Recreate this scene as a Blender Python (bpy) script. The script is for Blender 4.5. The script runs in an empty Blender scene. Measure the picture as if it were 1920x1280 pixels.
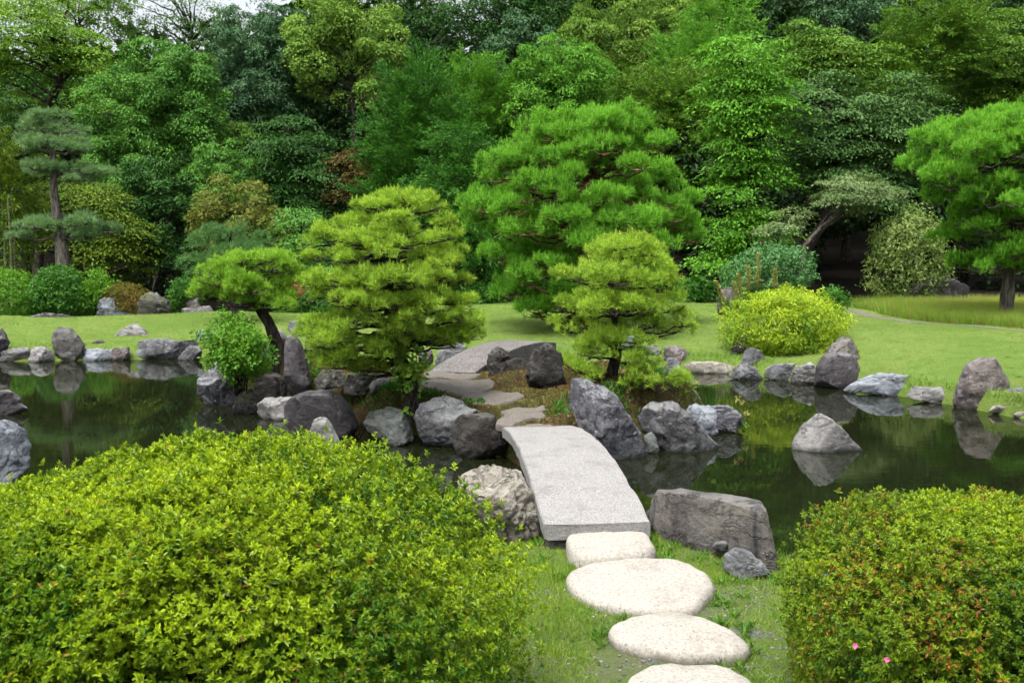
# Japanese stroll garden: pond, stone bridges, cloud pines, clipped azaleas, wooded backdrop
import bpy, bmesh, math
import numpy as np

rng = np.random.default_rng(11)
SC = bpy.context.scene
COL = SC.collection
F, CAMH, DROP = 1867.0, 1.95, 190.0
PITCH = math.atan(DROP / F)
CP, SP = math.cos(PITCH), math.sin(PITCH)


def at(px, py, d):
    """point seen at photo pixel (px,py) at horizontal distance d"""
    u, v = (px - 960.0) / F, (640.0 - py) / F
    y = v * SP + CP
    return np.array([u / y * d, d, CAMH + (v * CP - SP) / y * d])


def on(px, py, z):
    u, v = (px - 960.0) / F, (640.0 - py) / F
    y, k = v * SP + CP, v * CP - SP
    d = (z - CAMH) / (k / y)
    return at(px, py, d)


def nrm(v):
    return v / np.maximum(np.linalg.norm(v, axis=-1, keepdims=True), 1e-9)


def sstep(x):
    x = np.clip(x, 0, 1)
    return x * x * (3 - 2 * x)


# ---------------------------------------------------------------- noise
def _h(ix, iy, iz, seed):
    n = (ix * 374761393 + iy * 668265263 + iz * 2147483647 + seed * 1274126177) & 0xFFFFFFFF
    n = ((n ^ (n >> 13)) * 1274126177) & 0xFFFFFFFF
    n = ((n ^ (n >> 16)) * 2246822519) & 0xFFFFFFFF
    return ((n ^ (n >> 15)) & 0xFFFF) / 32767.5 - 1.0


def vnoise(p, seed=0):
    p = np.asarray(p, float)
    i = np.floor(p).astype(np.int64)
    f = p - i
    f = f * f * f * (f * (f * 6 - 15) + 10)
    r = 0
    for dx in (0, 1):
        for dy in (0, 1):
            for dz in (0, 1):
                w = (f[..., 0] if dx else 1 - f[..., 0]) * (f[..., 1] if dy else 1 - f[..., 1]) * (f[..., 2] if dz else 1 - f[..., 2])
                r = r + w * _h(i[..., 0] + dx, i[..., 1] + dy, i[..., 2] + dz, seed)
    return r


def fbm(p, seed=0, o=4):
    r, a = 0, 1.0
    p = np.asarray(p, float)
    for k in range(o):
        r = r + a * vnoise(p, seed + 17 * k)
        p = p * 2.03 + 11.3
        a *= .5
    return r


def fbm2(x, y, seed=0, o=3):
    return fbm(np.stack([x, y, np.zeros_like(x) + .37], -1), seed, o)


# ---------------------------------------------------------------- objects
def mk(name, verts, faces, mat=None, parent=None, smooth=True, attrs=None, loc=(0, 0, 0)):
    """one mesh object; faces is an (N,k) array or a list of such arrays; verts in world space"""
    verts = np.asarray(verts, np.float32)
    fl = faces if isinstance(faces, list) else [faces]
    fl = [np.asarray(f, np.int32) for f in fl if len(f)]
    base = np.array(parent.location if parent is not None else loc, np.float32)
    if parent is not None and parent.parent is not None:
        base = base + np.array(parent.parent.location, np.float32)
    me = bpy.data.meshes.new(name)
    me.vertices.add(len(verts))
    me.vertices.foreach_set('co', (verts - base).ravel())
    tot = sum(f.size for f in fl)
    npoly = sum(len(f) for f in fl)
    me.loops.add(tot)
    me.polygons.add(npoly)
    me.loops.foreach_set('vertex_index', np.concatenate([f.ravel() for f in fl]))
    cnt = np.concatenate([np.full(len(f), f.shape[1], np.int32) for f in fl])
    me.polygons.foreach_set('loop_start', np.concatenate([[0], np.cumsum(cnt)[:-1]]).astype(np.int32))
    me.polygons.foreach_set('loop_total', cnt)
    me.polygons.foreach_set('use_smooth', np.full(npoly, bool(smooth)))
    for k, v in (attrs or {}).items():
        v = np.asarray(v, np.float32)
        dom = 'POINT' if len(v) == len(verts) else 'FACE'
        a = me.attributes.new(k, 'FLOAT', dom)
        a.data.foreach_set('value', v)
    me.update(calc_edges=True)
    if mat is not None:
        me.materials.append(mat)
    o = bpy.data.objects.new(name, me)
    COL.objects.link(o)
    if parent is not None:
        o.parent = parent
    else:
        o.location = loc
    return o


def tag(o, label=None, cat=None, group=None, kind=None):
    if label:
        o['label'] = label
    if cat:
        o['category'] = cat
    if group:
        o['group'] = group
    if kind:
        o['kind'] = kind
    return o


def thing(name, label, cat, loc, group=None):
    o = bpy.data.objects.new(name, None)
    COL.objects.link(o)
    o.location = [float(c) for c in loc]
    o.empty_display_size = .2
    return tag(o, label, cat, group)


# ---------------------------------------------------------------- materials
class NT:
    def __init__(self, name):
        self.m = bpy.data.materials.new(name)
        self.m.use_nodes = True
        self.t = self.m.node_tree
        self.t.nodes.clear()
        self.out = self.n('ShaderNodeOutputMaterial')

    def n(self, typ, **kw):
        nd = self.t.nodes.new(typ)
        for k, v in kw.items():
            setattr(nd, k, v)
        return nd

    def l(self, a, b):
        self.t.links.new(a, b)

    def put(self, sock, v):
        if hasattr(v, 'is_output'):
            self.l(v, sock)
        elif isinstance(v, (tuple, list)) and len(v) == 3 and sock.type == 'RGBA':
            sock.default_value = (*v, 1)
        else:
            sock.default_value = v

    def noise(self, vec, scale, detail=4, rough=.55, dist=0):
        nd = self.n('ShaderNodeTexNoise')
        self.put(nd.inputs['Vector'], vec)
        nd.inputs['Scale'].default_value = scale
        nd.inputs['Detail'].default_value = detail
        nd.inputs['Roughness'].default_value = rough
        nd.inputs['Distortion'].default_value = dist
        return nd.outputs['Fac']

    def voro(self, vec, scale, feature='F1', out='Distance'):
        nd = self.n('ShaderNodeTexVoronoi', feature=feature)
        self.put(nd.inputs['Vector'], vec)
        nd.inputs['Scale'].default_value = scale
        return nd.outputs[out]

    def rng(self, v, a, b, c=0., d=1.):
        nd = self.n('ShaderNodeMapRange', interpolation_type='SMOOTHSTEP')
        self.put(nd.inputs['Value'], v)
        for s, q in zip(('From Min', 'From Max', 'To Min', 'To Max'), (a, b, c, d)):
            self.put(nd.inputs[s], q)
        return nd.outputs['Result']

    def mix(self, f, a, b, mode='MIX'):
        nd = self.n('ShaderNodeMix', data_type='RGBA', blend_type=mode)
        self.put(nd.inputs[0], f)
        self.put(nd.inputs[6], a)
        self.put(nd.inputs[7], b)
        return nd.outputs[2]

    def math(self, op, a, b=0.):
        nd = self.n('ShaderNodeMath', operation=op)
        self.put(nd.inputs[0], a)
        self.put(nd.inputs[1], b)
        return nd.outputs[0]

    def mapv(self, vec, scale=(1, 1, 1), rot=(0, 0, 0)):
        nd = self.n('ShaderNodeMapping')
        self.put(nd.inputs['Vector'], vec)
        nd.inputs['Scale'].default_value = scale
        nd.inputs['Rotation'].default_value = rot
        return nd.outputs[0]

    def attr(self, name):
        return self.n('ShaderNodeAttribute', attribute_name=name).outputs['Fac']

    def pos(self):
        return self.n('ShaderNodeNewGeometry').outputs['Position']

    def objvec(self):
        """object coordinates shifted by a per-object random amount, so no two stones match"""
        tc = self.n('ShaderNodeTexCoord').outputs['Object']
        r = self.n('ShaderNodeObjectInfo').outputs['Random']
        a = self.n('ShaderNodeVectorMath', operation='ADD')
        self.l(tc, a.inputs[0])
        self.l(self.math('MULTIPLY', r, 57.0), a.inputs[1])
        return a.outputs[0]

    def bump(self, h, strength=.5, dist=.02, normal=None):
        nd = self.n('ShaderNodeBump')
        nd.inputs['Strength'].default_value = strength
        nd.inputs['Distance'].default_value = dist
        self.put(nd.inputs['Height'], h)
        if normal is not None:
            self.l(normal, nd.inputs['Normal'])
        return nd.outputs[0]

    def princ(self, col, rough=.8, spec=.3, normal=None, **kw):
        nd = self.n('ShaderNodeBsdfPrincipled')
        self.put(nd.inputs['Base Color'], col)
        self.put(nd.inputs['Roughness'], rough)
        nd.inputs['Specular IOR Level'].default_value = spec
        if normal is not None:
            self.l(normal, nd.inputs['Normal'])
        for k, v in kw.items():
            self.put(nd.inputs[k], v)
        return nd.outputs[0]

    def done(self, sh):
        self.l(sh, self.out.inputs['Surface'])
        return self.m


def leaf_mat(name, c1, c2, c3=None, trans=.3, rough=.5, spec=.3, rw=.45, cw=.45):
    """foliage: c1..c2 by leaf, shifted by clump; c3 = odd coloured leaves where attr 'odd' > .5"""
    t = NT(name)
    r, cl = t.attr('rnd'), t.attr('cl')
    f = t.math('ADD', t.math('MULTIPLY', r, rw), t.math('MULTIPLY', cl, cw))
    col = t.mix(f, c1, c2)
    if c3 is not None:
        col = t.mix(t.attr('odd'), col, c3)
    a = t.princ(col, rough, spec)
    b = t.n('ShaderNodeBsdfTranslucent')
    tc = t.mix(1.0, col, (1.0, 1.0, .55), 'MULTIPLY')
    t.l(tc, b.inputs['Color'])
    mx = t.n('ShaderNodeMixShader')
    mx.inputs[0].default_value = trans
    t.l(a, mx.inputs[1])
    t.l(b.outputs[0], mx.inputs[2])
    return t.done(mx.outputs[0])


def rock_mat(name, c1, c2, lichen=.35, streak=.4, lich_col=(.3, .3, .285), strata=0., stain=(.03, .027, .027), moss=0., scale=1.):
    t = NT(name)
    v = t.objvec()
    n1 = t.noise(v, 2.2 * scale, 5, .6, .4)
    col = t.mix(t.rng(n1, .36, .62), c1, c2)
    # dark rain streaks running down the faces
    sv = t.mapv(v, (6 * scale, 6 * scale, .9 * scale))
    st = t.rng(t.noise(sv, 1.6, 5, .65), .45, .72)
    col = t.mix(t.math('MULTIPLY', st, streak), col, stain)
    if strata:
        wv = t.mapv(v, (1.5, 1.5, 7), (.5, .35, .3))
        w = t.rng(t.noise(wv, 2.2 * scale, 6, .7, .6), .42, .66)
        col = t.mix(t.math('MULTIPLY', w, strata), col, lich_col)
    # mineral grain
    g = t.noise(v, 38 * scale, 6, .75)
    col = t.mix(t.rng(g, .38, .7, .0, .6), col, t.mix(.5, col, stain))
    # lichen discs
    lv = t.voro(v, 11 * scale)
    lm = t.math('MULTIPLY', t.rng(lv, .26, .12), t.rng(t.noise(v, 3.3, 3), .48, .62))
    lb = t.rng(t.noise(v, 7 * scale, 6, .7, .5), .56, .70)
    col = t.mix(t.math('MULTIPLY', t.math('MAXIMUM', lm, lb), lichen), col, lich_col)
    ge = t.n('ShaderNodeNewGeometry')          # paler on upward-facing parts, broken up by noise
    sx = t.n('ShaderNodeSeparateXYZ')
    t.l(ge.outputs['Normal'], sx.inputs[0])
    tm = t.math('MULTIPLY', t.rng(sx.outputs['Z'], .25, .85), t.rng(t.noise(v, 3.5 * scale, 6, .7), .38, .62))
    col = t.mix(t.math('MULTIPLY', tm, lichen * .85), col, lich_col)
    if moss:
        ge = t.n('ShaderNodeNewGeometry')
        sx = t.n('ShaderNodeSeparateXYZ')
        t.l(ge.outputs['Normal'], sx.inputs[0])
        mm = t.math('MULTIPLY', t.rng(sx.outputs['Z'], .1, .8), t.rng(t.noise(v, 5, 5, .6), .45, .6))
        col = t.mix(t.math('MULTIPLY', mm, moss), col, (.07, .075, .02))
    # algae line just above the water
    sz = t.n('ShaderNodeSeparateXYZ')
    t.l(t.pos(), sz.inputs[0])
    wl = t.rng(t.math('ADD', sz.outputs['Z'], t.math('MULTIPLY', t.noise(v, 9, 3), .05)), .075, .03, 0., .75)
    col = t.mix(wl, col, (.022, .022, .016))
    crk = t.rng(t.math('ABSOLUTE', t.math('SUBTRACT', t.noise(t.mapv(v, (2.2 * scale, 2.2 * scale, 3.2 * scale), (.4, .3, .2)), 1.5, 6, .62, .5), .5)), .018, .0)
    col = t.mix(t.math('MULTIPLY', crk, .4), col, stain)
    h = t.math('ADD', t.math('MULTIPLY', t.noise(v, 9 * scale, 8, .7, .3), 1.3), t.math('MULTIPLY', g, .45))
    h = t.math('SUBTRACT', h, t.math('MULTIPLY', crk, .5))
    return t.done(t.princ(col, .86, .25, t.bump(h, 1., .045)))


# ---------------------------------------------------------------- shapes
_ico = {}


def ico(sub):
    if sub not in _ico:
        bm = bmesh.new()
        bmesh.ops.create_icosphere(bm, subdivisions=sub, radius=1)
        v = np.array([p.co[:] for p in bm.verts])
        f = np.array([[q.index for q in p.verts] for p in bm.faces])
        bm.free()
        _ico[sub] = (v, f)
    return _ico[sub]


def star(poly, c, th):
    a = poly - c
    b = np.roll(a, -1, 0)
    e = b - a
    dx, dy = np.cos(th)[:, None], np.sin(th)[:, None]
    den = dx * e[:, 1] - dy * e[:, 0]
    den = np.where(np.abs(den) < 1e-9, 1e-9, den)
    r = (a[:, 0] * e[:, 1] - a[:, 1] * e[:, 0]) / den
    t = (a[:, 0] * dy - a[:, 1] * dx) / den
    ok = (r > 0) & (t >= -1e-6) & (t <= 1 + 1e-6)
    r = np.where(ok, r, 0).max(1)
    return np.where(r <= 0, np.abs(a).mean(), r)


def chaikin(p, n=1):
    p = np.asarray(p, float)
    for _ in range(n):
        q = np.roll(p, -1, 0)
        p = np.stack([.75 * p + .25 * q, .25 * p + .75 * q], 1).reshape(-1, p.shape[1])
    return p


def planar(poly, d, slope=0.):
    """photo outline -> (x,z) outline in the upright plane at distance d (turned by slope)"""
    poly = np.asarray(poly, float)
    xm = poly[:, 0].mean()
    x0 = (xm - 960) / F * d
    out = []
    for px, py in poly:
        dd = (d - slope * x0) / (1 - slope * (px - 960) / F)
        q = at(px, py, dd)
        out.append((q[0], q[2]))
    return np.array(out), x0


def inflate(poly_xz, dirs, depth, e=.85):
    c = .5 * (poly_xz.max(0) + poly_xz.min(0))
    th = np.arctan2(dirs[:, 2], dirs[:, 0])
    rho = np.hypot(dirs[:, 0], dirs[:, 2])
    r = star(poly_xz, c, th)
    rr = r * rho ** e
    y = depth * np.sign(dirs[:, 1]) * np.abs(dirs[:, 1]) ** e
    return np.stack([c[0] + rr * np.cos(th), y, c[1] + rr * np.sin(th)], 1)


ROCKN = [0]


def rock(label, poly, mat, z=0., depth=.7, d=None, sub=5, cuts=7, rough=.085, e=.78, slope=0., sink=.18, name='boulder', cat='rock', strata=0., smoothp=0, group=None, crack=0.):
    ROCKN[0] += 1
    sd = ROCKN[0] * 31
    lr = np.random.default_rng(sd)
    P = np.asarray(poly, float)
    yb = P[:, 1].max()
    if d is None:
        d = on(960, yb, z)[1]
    wm = (P[:, 0].max() - P[:, 0].min()) / F * d
    hm = (yb - P[:, 1].min()) / F * d
    dep = .5 * depth * min(wm, 1.5 * hm + .1)
    dc = d + dep * .75
    hpx = yb - P[:, 1].min()
    P = P.copy()
    low = P[:, 1] > yb - .16 * hpx        # carry the foot of the outline below ground or water
    if low.all():
        low = P[:, 1] > yb - .05 * hpx
    k0 = next(i for i in range(len(P)) if low[i] and not low[i - 1])
    P = np.roll(P, -k0, 0)
    nl = next((i for i in range(len(P)) if P[i, 1] <= yb - .16 * hpx), len(P))
    run, rest = P[:nl], P[nl:]
    a_, b_ = run[0], run[-1]
    if nl == 1:
        b_ = a_ + np.array([1e-3, 0])
    dn_ = np.array([0, sink * hpx + 6])
    mid = (a_ + b_) / 2
    P = np.vstack([a_, a_ + (mid - a_) * .12 + dn_, b_ + (mid - b_) * .12 + dn_, b_, rest])
    P[1:3, 1] = np.maximum(P[1:3, 1], yb + sink * hpx * .6 + 4)
    if smoothp:
        P = chaikin(P, smoothp)
    xz, x0 = planar(P, dc, slope)
    v, f = ico(sub)
    p = inflate(xz, v, dep, e)
    c = p.mean(0)
    q = p - c
    S = (wm * hm) ** .5
    for k in range(cuts):
        n = np.array([lr.normal() * .55, -abs(lr.normal()) - .35, lr.normal() * .45])
        n /= np.linalg.norm(n)
        s = q @ n
        lim = np.quantile(s, lr.uniform(.76, .93))
        q = q - np.maximum(0, s - lim)[:, None] * n * .88
    rad = nrm(q)
    dn = fbm(q / S * 2.2 + sd, sd, 3) * .55 + (np.abs(fbm(q / S * 4.5 + sd, sd + 3, 4)) - .4) * .55 + (np.abs(fbm(q / S * 10 + sd, sd + 5, 3)) - .35) * .3 + fbm(q / S * 26 + sd, sd + 6, 2) * .08
    q = q + rad * (dn * rough * S)[:, None]
    if crack:
        w = q / S * 3.1 + .35 * fbm(q / S * 4, sd + 8, 2)[:, None]
        cr = np.exp(-(vnoise(w, sd + 9) / .07) ** 2)
        q = q - rad * (cr * crack * S)[:, None]
    if strata:
        ax = nrm(np.array([.25, .1, 1.0]) + lr.normal(size=3) * .15)
        s = (q @ ax) / S * 9 + fbm(q / S * 2, sd + 7, 2)
        q = q + rad * ((np.abs((s % 1) - .5) - .25) * strata * S)[:, None]
    # keep the traced extent after the chipping
    x_a, x_b, z_b = xz[:, 0].min() - c[0], xz[:, 0].max() - c[0], xz[:, 1].max() - c[2]
    q[:, 0] = x_a + (q[:, 0] - q[:, 0].min()) * (x_b - x_a) / np.ptp(q[:, 0])
    q[:, 2] *= np.where(q[:, 2] > 0, z_b / q[:, 2].max(), 1)
    p = q + c
    p[:, 1] += dc + slope * (p[:, 0] - x0)
    base = np.array([c[0], dc, max(z - .05, p[:, 2].min())])
    o = mk(name, p, f, mat, loc=[float(t) for t in base])
    return tag(o, label, cat, group)


def resample(pts, n):
    pts = np.asarray(pts, float)
    P = np.vstack([2 * pts[0] - pts[1], pts, 2 * pts[-1] - pts[-2]])
    out = []
    m = len(pts) - 1
    for t in np.linspace(0, m - 1e-6, n):
        i = int(t)
        u = t - i
        a, b, c, d = P[i:i + 4]
        out.append(.5 * (2 * b + (c - a) * u + (2 * a - 5 * b + 4 * c - d) * u * u + (3 * b - a - 3 * c + d) * u ** 3))
    return np.array(out)


class MB:
    """collects tubes and sheets for ONE mesh"""

    def __init__(s):
        s.v, s.q, s.t, s.n = [], [], [], 0

    def add(s, v, q=None, t=None):
        s.v.append(v)
        if q is not None and len(q):
            s.q.append(np.asarray(q) + s.n)
        if t is not None and len(t):
            s.t.append(np.asarray(t) + s.n)
        s.n += len(v)

    def tube(s, pts, r0, r1, n=8, seg=7, wob=0., power=1., flare=0., bark=0.):
        P = resample(pts, n) if len(pts) > 2 else np.linspace(np.asarray(pts[0], float), np.asarray(pts[1], float), n)
        if wob:
            L = np.linalg.norm(P[-1] - P[0])
            w = np.stack([fbm2(np.linspace(0, 4, n) + rng.uniform(0, 99), np.zeros(n), 3), fbm2(np.linspace(0, 4, n) + rng.uniform(0, 99), np.zeros(n), 4), fbm2(np.linspace(0, 4, n) + rng.uniform(0, 99), np.zeros(n), 5)], 1)
            P = P + w * wob * L * np.sin(np.linspace(0, np.pi, n))[:, None]
        T = nrm(np.gradient(P, axis=0))
        ref = np.array([.31, .83, .2]) if abs(T[0][2]) > .5 else np.array([0, 0, 1.])
        A = nrm(np.cross(T, ref))
        B = np.cross(T, A)
        u = np.linspace(0, 1, n)
        R = r0 + (r1 - r0) * u ** power
        if flare:
            R = R * (1 + flare * np.exp(-u * 9))
        th = np.linspace(0, 2 * np.pi, seg, endpoint=False)
        V = P[:, None] + R[:, None, None] * (np.cos(th)[None, :, None] * A[:, None] + np.sin(th)[None, :, None] * B[:, None])
        if bark:
            nn = fbm(V.reshape(-1, 3) / max(r0, .01) * np.array([.9, .9, .35]), 21, 3).reshape(n, seg)
            V = V + (V - P[:, None]) * (nn * bark)[..., None]
        i = np.arange(n - 1)[:, None] * seg
        j = np.arange(seg)[None]
        k = (j + 1) % seg
        Q = np.stack([i + j, i + k, i + seg + k, i + seg + j], -1).reshape(-1, 4)
        s.add(V.reshape(-1, 3), Q)

    def build(s, name, mat, parent=None, loc=(0, 0, 0), smooth=True, attrs=None):
        return mk(name, np.vstack(s.v), [np.vstack(x) for x in (s.q, s.t) if x], mat, parent, smooth, attrs, loc)


DIA = (np.array([[0, 0, 0], [.5, .42, .06], [0, 1, -.1], [-.5, .42, .06]], float), np.array([[0, 1, 2, 3]]))
FOLD = (np.array([[0, 0, 0], [0, 1, -.12], [-.42, .32, .1], [-.40, .66, .07], [.42, .32, .1], [.40, .66, .07]], float), np.array([[0, 1, 3, 2], [0, 4, 5, 1]]))
TRI = (np.array([[-.5, 0, 0], [.5, 0, 0], [0, 1, 0]], float), np.array([[0, 1, 2]]))
BLADE = (np.array([[-.5, 0, 0], [.5, 0, 0], [.32, .55, -.06], [-.32, .55, -.06], [0, 1, -.26]], float), None)


def cards(pos, fwd, nor, L, W, tmpl=DIA):
    f = nrm(fwd)
    s = nrm(np.cross(f, nor))
    n = np.cross(s, f)
    t = tmpl[0]
    L = np.broadcast_to(L, (len(pos),))[:, None, None]
    W = np.broadcast_to(W, (len(pos),))[:, None, None]
    V = pos[:, None] + t[None, :, 0:1] * W * s[:, None] + t[None, :, 1:2] * L * f[:, None] + t[None, :, 2:3] * L * n[:, None]
    k = len(t)
    Fc = (np.arange(len(pos))[:, None, None] * k + tmpl[1][None]).reshape(-1, tmpl[1].shape[1])
    return V.reshape(-1, 3), Fc, len(tmpl[1])


def leafobj(name, pos, fwd, nor, L, W, mat, parent=None, cl=None, odd=None, tmpl=DIA, rnd=None, loc=(0, 0, 0)):
    V, Fc, m = cards(pos, fwd, nor, L, W, tmpl)
    r = rng.uniform(0, 1, len(pos)) if rnd is None else rnd
    at_ = {'rnd': np.repeat(r, m), 'cl': np.repeat(np.zeros(len(pos)) if cl is None else cl, m)}
    if odd is not None:
        at_['odd'] = np.repeat(odd, m)
    return mk(name, V, Fc, mat, parent, False, at_, loc)


def randu(n):
    return nrm(rng.normal(size=(n, 3)))


def inpoly(x, y, poly):
    poly = np.asarray(poly)
    c = np.zeros(len(x), bool)
    j = len(poly) - 1
    for i in range(len(poly)):
        xi, yi, xj, yj = *poly[i], *poly[j]
        c ^= ((yi > y) != (yj > y)) & (x < (xj - xi) * (y - yi) / (yj - yi + 1e-12) + xi)
        j = i
    return c
# ================================================================ camera, light, sky
cam = bpy.data.cameras.new('camera')
camo = bpy.data.objects.new('camera', cam)
COL.objects.link(camo)
camo.location = (0, 0, CAMH)
camo.rotation_euler = (math.radians(90) - PITCH, 0, 0)
cam.sensor_width = 36
cam.lens = 36 * F / 1920
cam.clip_end = 2000
cam.clip_start = .05
cam.dof.use_dof = True
cam.dof.focus_distance = 6.0
cam.dof.aperture_fstop = 6.3
SC.camera = camo

SUN_EL, SUN_AZ = math.radians(66), math.radians(212)   # azimuth clockwise from +Y: high, behind the viewer's left shoulder
w = bpy.data.worlds.new('World')
SC.world = w
w.use_nodes = True
wt = w.node_tree
wt.nodes.clear()
wo = wt.nodes.new('ShaderNodeOutputWorld')
wb = wt.nodes.new('ShaderNodeBackground')
sky = wt.nodes.new('ShaderNodeTexSky')
sky.sky_type = 'NISHITA'
sky.sun_disc = False
sky.sun_elevation = SUN_EL
sky.sun_rotation = SUN_AZ
sky.air_density = 1.0
sky.dust_density = 4.0
sky.ozone_density = .6
hs = wt.nodes.new('ShaderNodeHueSaturation')     # thin overcast: most of the blue is washed out
hs.inputs['Saturation'].default_value = .28
wt.links.new(sky.outputs[0], hs.inputs['Color'])
# overcast sky: three times brighter overhead than at the horizon
tcw = wt.nodes.new('ShaderNodeTexCoord')
sxw = wt.nodes.new('ShaderNodeSeparateXYZ')
wt.links.new(tcw.outputs['Generated'], sxw.inputs[0])
mrw = wt.nodes.new('ShaderNodeMapRange')
mrw.inputs['To Min'].default_value = .55
mrw.inputs['To Max'].default_value = 1.25
wt.links.new(sxw.outputs['Z'], mrw.inputs['Value'])
vmw = wt.nodes.new('ShaderNodeVectorMath')
vmw.operation = 'SCALE'
wt.links.new(hs.outputs[0], vmw.inputs[0])
wt.links.new(mrw.outputs[0], vmw.inputs['Scale'])
wt.links.new(vmw.outputs[0], wb.inputs[0])
wb.inputs[1].default_value = .15
wt.links.new(wb.outputs[0], wo.inputs[0])
sl = bpy.data.lights.new('sun', 'SUN')
sl.energy = 2.0
sl.angle = math.radians(22)
sl.color = (1, .965, .91)
so = bpy.data.objects.new('sun', sl)
COL.objects.link(so)
so.location = (-5, -8, 20)
so.rotation_euler = (math.radians(90) - SUN_EL, 0, -SUN_AZ + math.pi)
SC.view_settings.view_transform = 'Standard'
SC.view_settings.look = 'None'
SC.view_settings.exposure = 1.45
SC.view_settings.gamma = 1
SC.cycles.max_bounces = 6
SC.cycles.diffuse_bounces = 3
SC.cycles.glossy_bounces = 3
SC.cycles.transmission_bounces = 4
SC.cycles.transparent_max_bounces = 4
SC.cycles.use_adaptive_sampling = True
SC.cycles.adaptive_threshold = .03

# ================================================================ shore lines and heights
SHX = [-40, -20, -9.5, -8.2, -6.2, -4.8, -3, -1, .8, 2.5, 3.4, 4.1, 4.6, 5.2, 5.55, 6.5, 9, 40]
SHY = [18, 17, 16.2, 16, 16.3, 16.6, 16.4, 15.6, 15.0, 15.1, 14.4, 13.6, 12.9, 11.9, 10.9, 9.4, 8, 7]
NSX = [-30, -4, -1, -.45, .2, 1.1, 1.5, 2.3, 4, 30]
NSY = [4.5, 4.8, 5.1, 5.5, 5.75, 5.95, 5.5, 4.9, 4.5, 4.2]
LBX = [-40, -12, -9, -6, -4, -2, 0, 4, 7, 9.5, 14, 40]
LBY = [21, 20.2, 19.6, 20.3, 20.6, 22.5, 24, 24.3, 23.3, 21.5, 19, 15]
PTH = np.array([on(1555, 574, .45)[:2], on(1600, 587, .42)[:2], on(1640, 597, .42)[:2], on(1700, 607, .42)[:2], on(1800, 618, .4)[:2], on(1930, 632, .38)[:2], on(2150, 655, .36)[:2], on(2500, 690, .36)[:2]])


def far_z(x, y):
    ys = np.interp(x, SHX, SHY)
    yb = np.interp(x, LBX, LBY)
    t = y - ys
    z = np.where(t < .5, -.75 + .95 * sstep((t + .7) / .9), .2) + .25 * sstep(t / 4.5)
    z = z - .28 * sstep((y - yb) / 1.0) * sstep((-1.5 - x) / 2)        # left lawn drops behind its crest
    z = z + 2.6 * sstep((y - 27) / 22)
    z = z + fbm2(x * .35, y * .35, 5, 3) * .04 * sstep(t / 2)
    return z


def near_z(x, y):
    yn = np.interp(x, NSX, NSY)
    return .2 - .9 * sstep((y - yn + .15) / .8) + fbm2(x * 1.3, y * 1.3, 9, 3) * .02


def grid(X, Y):
    nx, ny = X.shape
    i = np.arange(nx - 1)[:, None] * ny + np.arange(ny - 1)[None]
    return np.stack([i, i + ny, i + ny + 1, i + 1], -1).reshape(-1, 4)


# ---- ground: pond bed, forest floor, out to the horizon
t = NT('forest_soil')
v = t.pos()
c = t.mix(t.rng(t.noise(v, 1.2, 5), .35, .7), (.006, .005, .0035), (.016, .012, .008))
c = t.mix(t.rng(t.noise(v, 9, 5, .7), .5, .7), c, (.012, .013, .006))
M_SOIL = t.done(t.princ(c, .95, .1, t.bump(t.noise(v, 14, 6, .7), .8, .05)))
gx = np.concatenate([np.linspace(-600, -40, 12), np.linspace(-36, 36, 145), np.linspace(40, 600, 12)])
gy = np.concatenate([np.linspace(-400, -10, 8), np.linspace(-8, 60, 180), np.linspace(66, 900, 16)])
X, Y = np.meshgrid(gx, gy, indexing='ij')
Z = np.where(Y < 9, near_z(X, Y), far_z(X, np.minimum(Y, 80))) - .05
ground = tag(mk('ground', np.stack([X, Y, Z], -1).reshape(-1, 3), grid(X, Y), M_SOIL), 'dark leaf-littered soil under the wood and round the pond', None, None, 'structure')

# ---- lawn
t = NT('mown_lawn')
v = t.pos()
c = t.mix(t.rng(t.noise(v, .7, 6, .7), .38, .62), (.11, .18, .034), (.155, .22, .05))
c = t.mix(t.rng(t.noise(v, 5, 6, .7), .45, .72), c, (.085, .14, .02))
c = t.mix(t.rng(t.noise(v, 1.1, 4, .6), .58, .75, 0, .55), c, (.2, .19, .06))
c = t.mix(t.rng(t.noise(t.mapv(v, (60, 60, 60)), 1, 3, .7), .4, .75, 0, .7), c, (.06, .1, .012))
h = t.noise(v, 45, 5, .8)
M_LAWN = t.done(t.princ(c, .9, .12, t.bump(h, .9, .04)))
xs = np.linspace(-30, 30, 241)
T = np.linspace(0, 1, 60)
X = np.repeat(xs[:, None], 60, 1)
Y = (np.interp(xs, SHX, SHY) - .25)[:, None] * (1 - T) + (np.interp(xs, LBX, LBY) + .9)[:, None] * T
Z = far_z(X, Y) + .012
tag(mk('lawn', np.stack([X, Y, Z], -1).reshape(-1, 3), grid(X, Y), M_LAWN), 'smooth mown lawn beyond the pond', None, None, 'structure')

# ---- gravel path at the right
t = NT('path_gravel')
v = t.pos()
c = t.mix(t.rng(t.noise(v, 22, 5, .8), .35, .65), (.07, .07, .055), (.17, .16, .14))
c = t.mix(t.rng(t.noise(v, 1.5, 4), .5, .7), c, (.12, .13, .05))
M_GRAV = t.done(t.princ(c, .95, .15, t.bump(t.noise(v, 40, 4, .8), .7, .02)))
pc = resample(PTH, 60)
tn = nrm(np.gradient(pc, axis=0))
sd = np.stack([-tn[:, 1], tn[:, 0]], 1)
U = np.linspace(-.09, .12, 7)
wv = 1 + .25 * fbm2(np.arange(60) * .3, np.zeros(60), 6)
X = pc[:, 0:1] + sd[:, 0:1] * U * wv[:, None]
Y = pc[:, 1:2] + sd[:, 1:2] * U * wv[:, None]
tag(mk('gravel_path', np.stack([X, Y, far_z(X, Y) + .016], -1).reshape(-1, 3), grid(X, Y), M_GRAV), 'pale gravel path between lawn and tall grass', None, None, 'structure')

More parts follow.
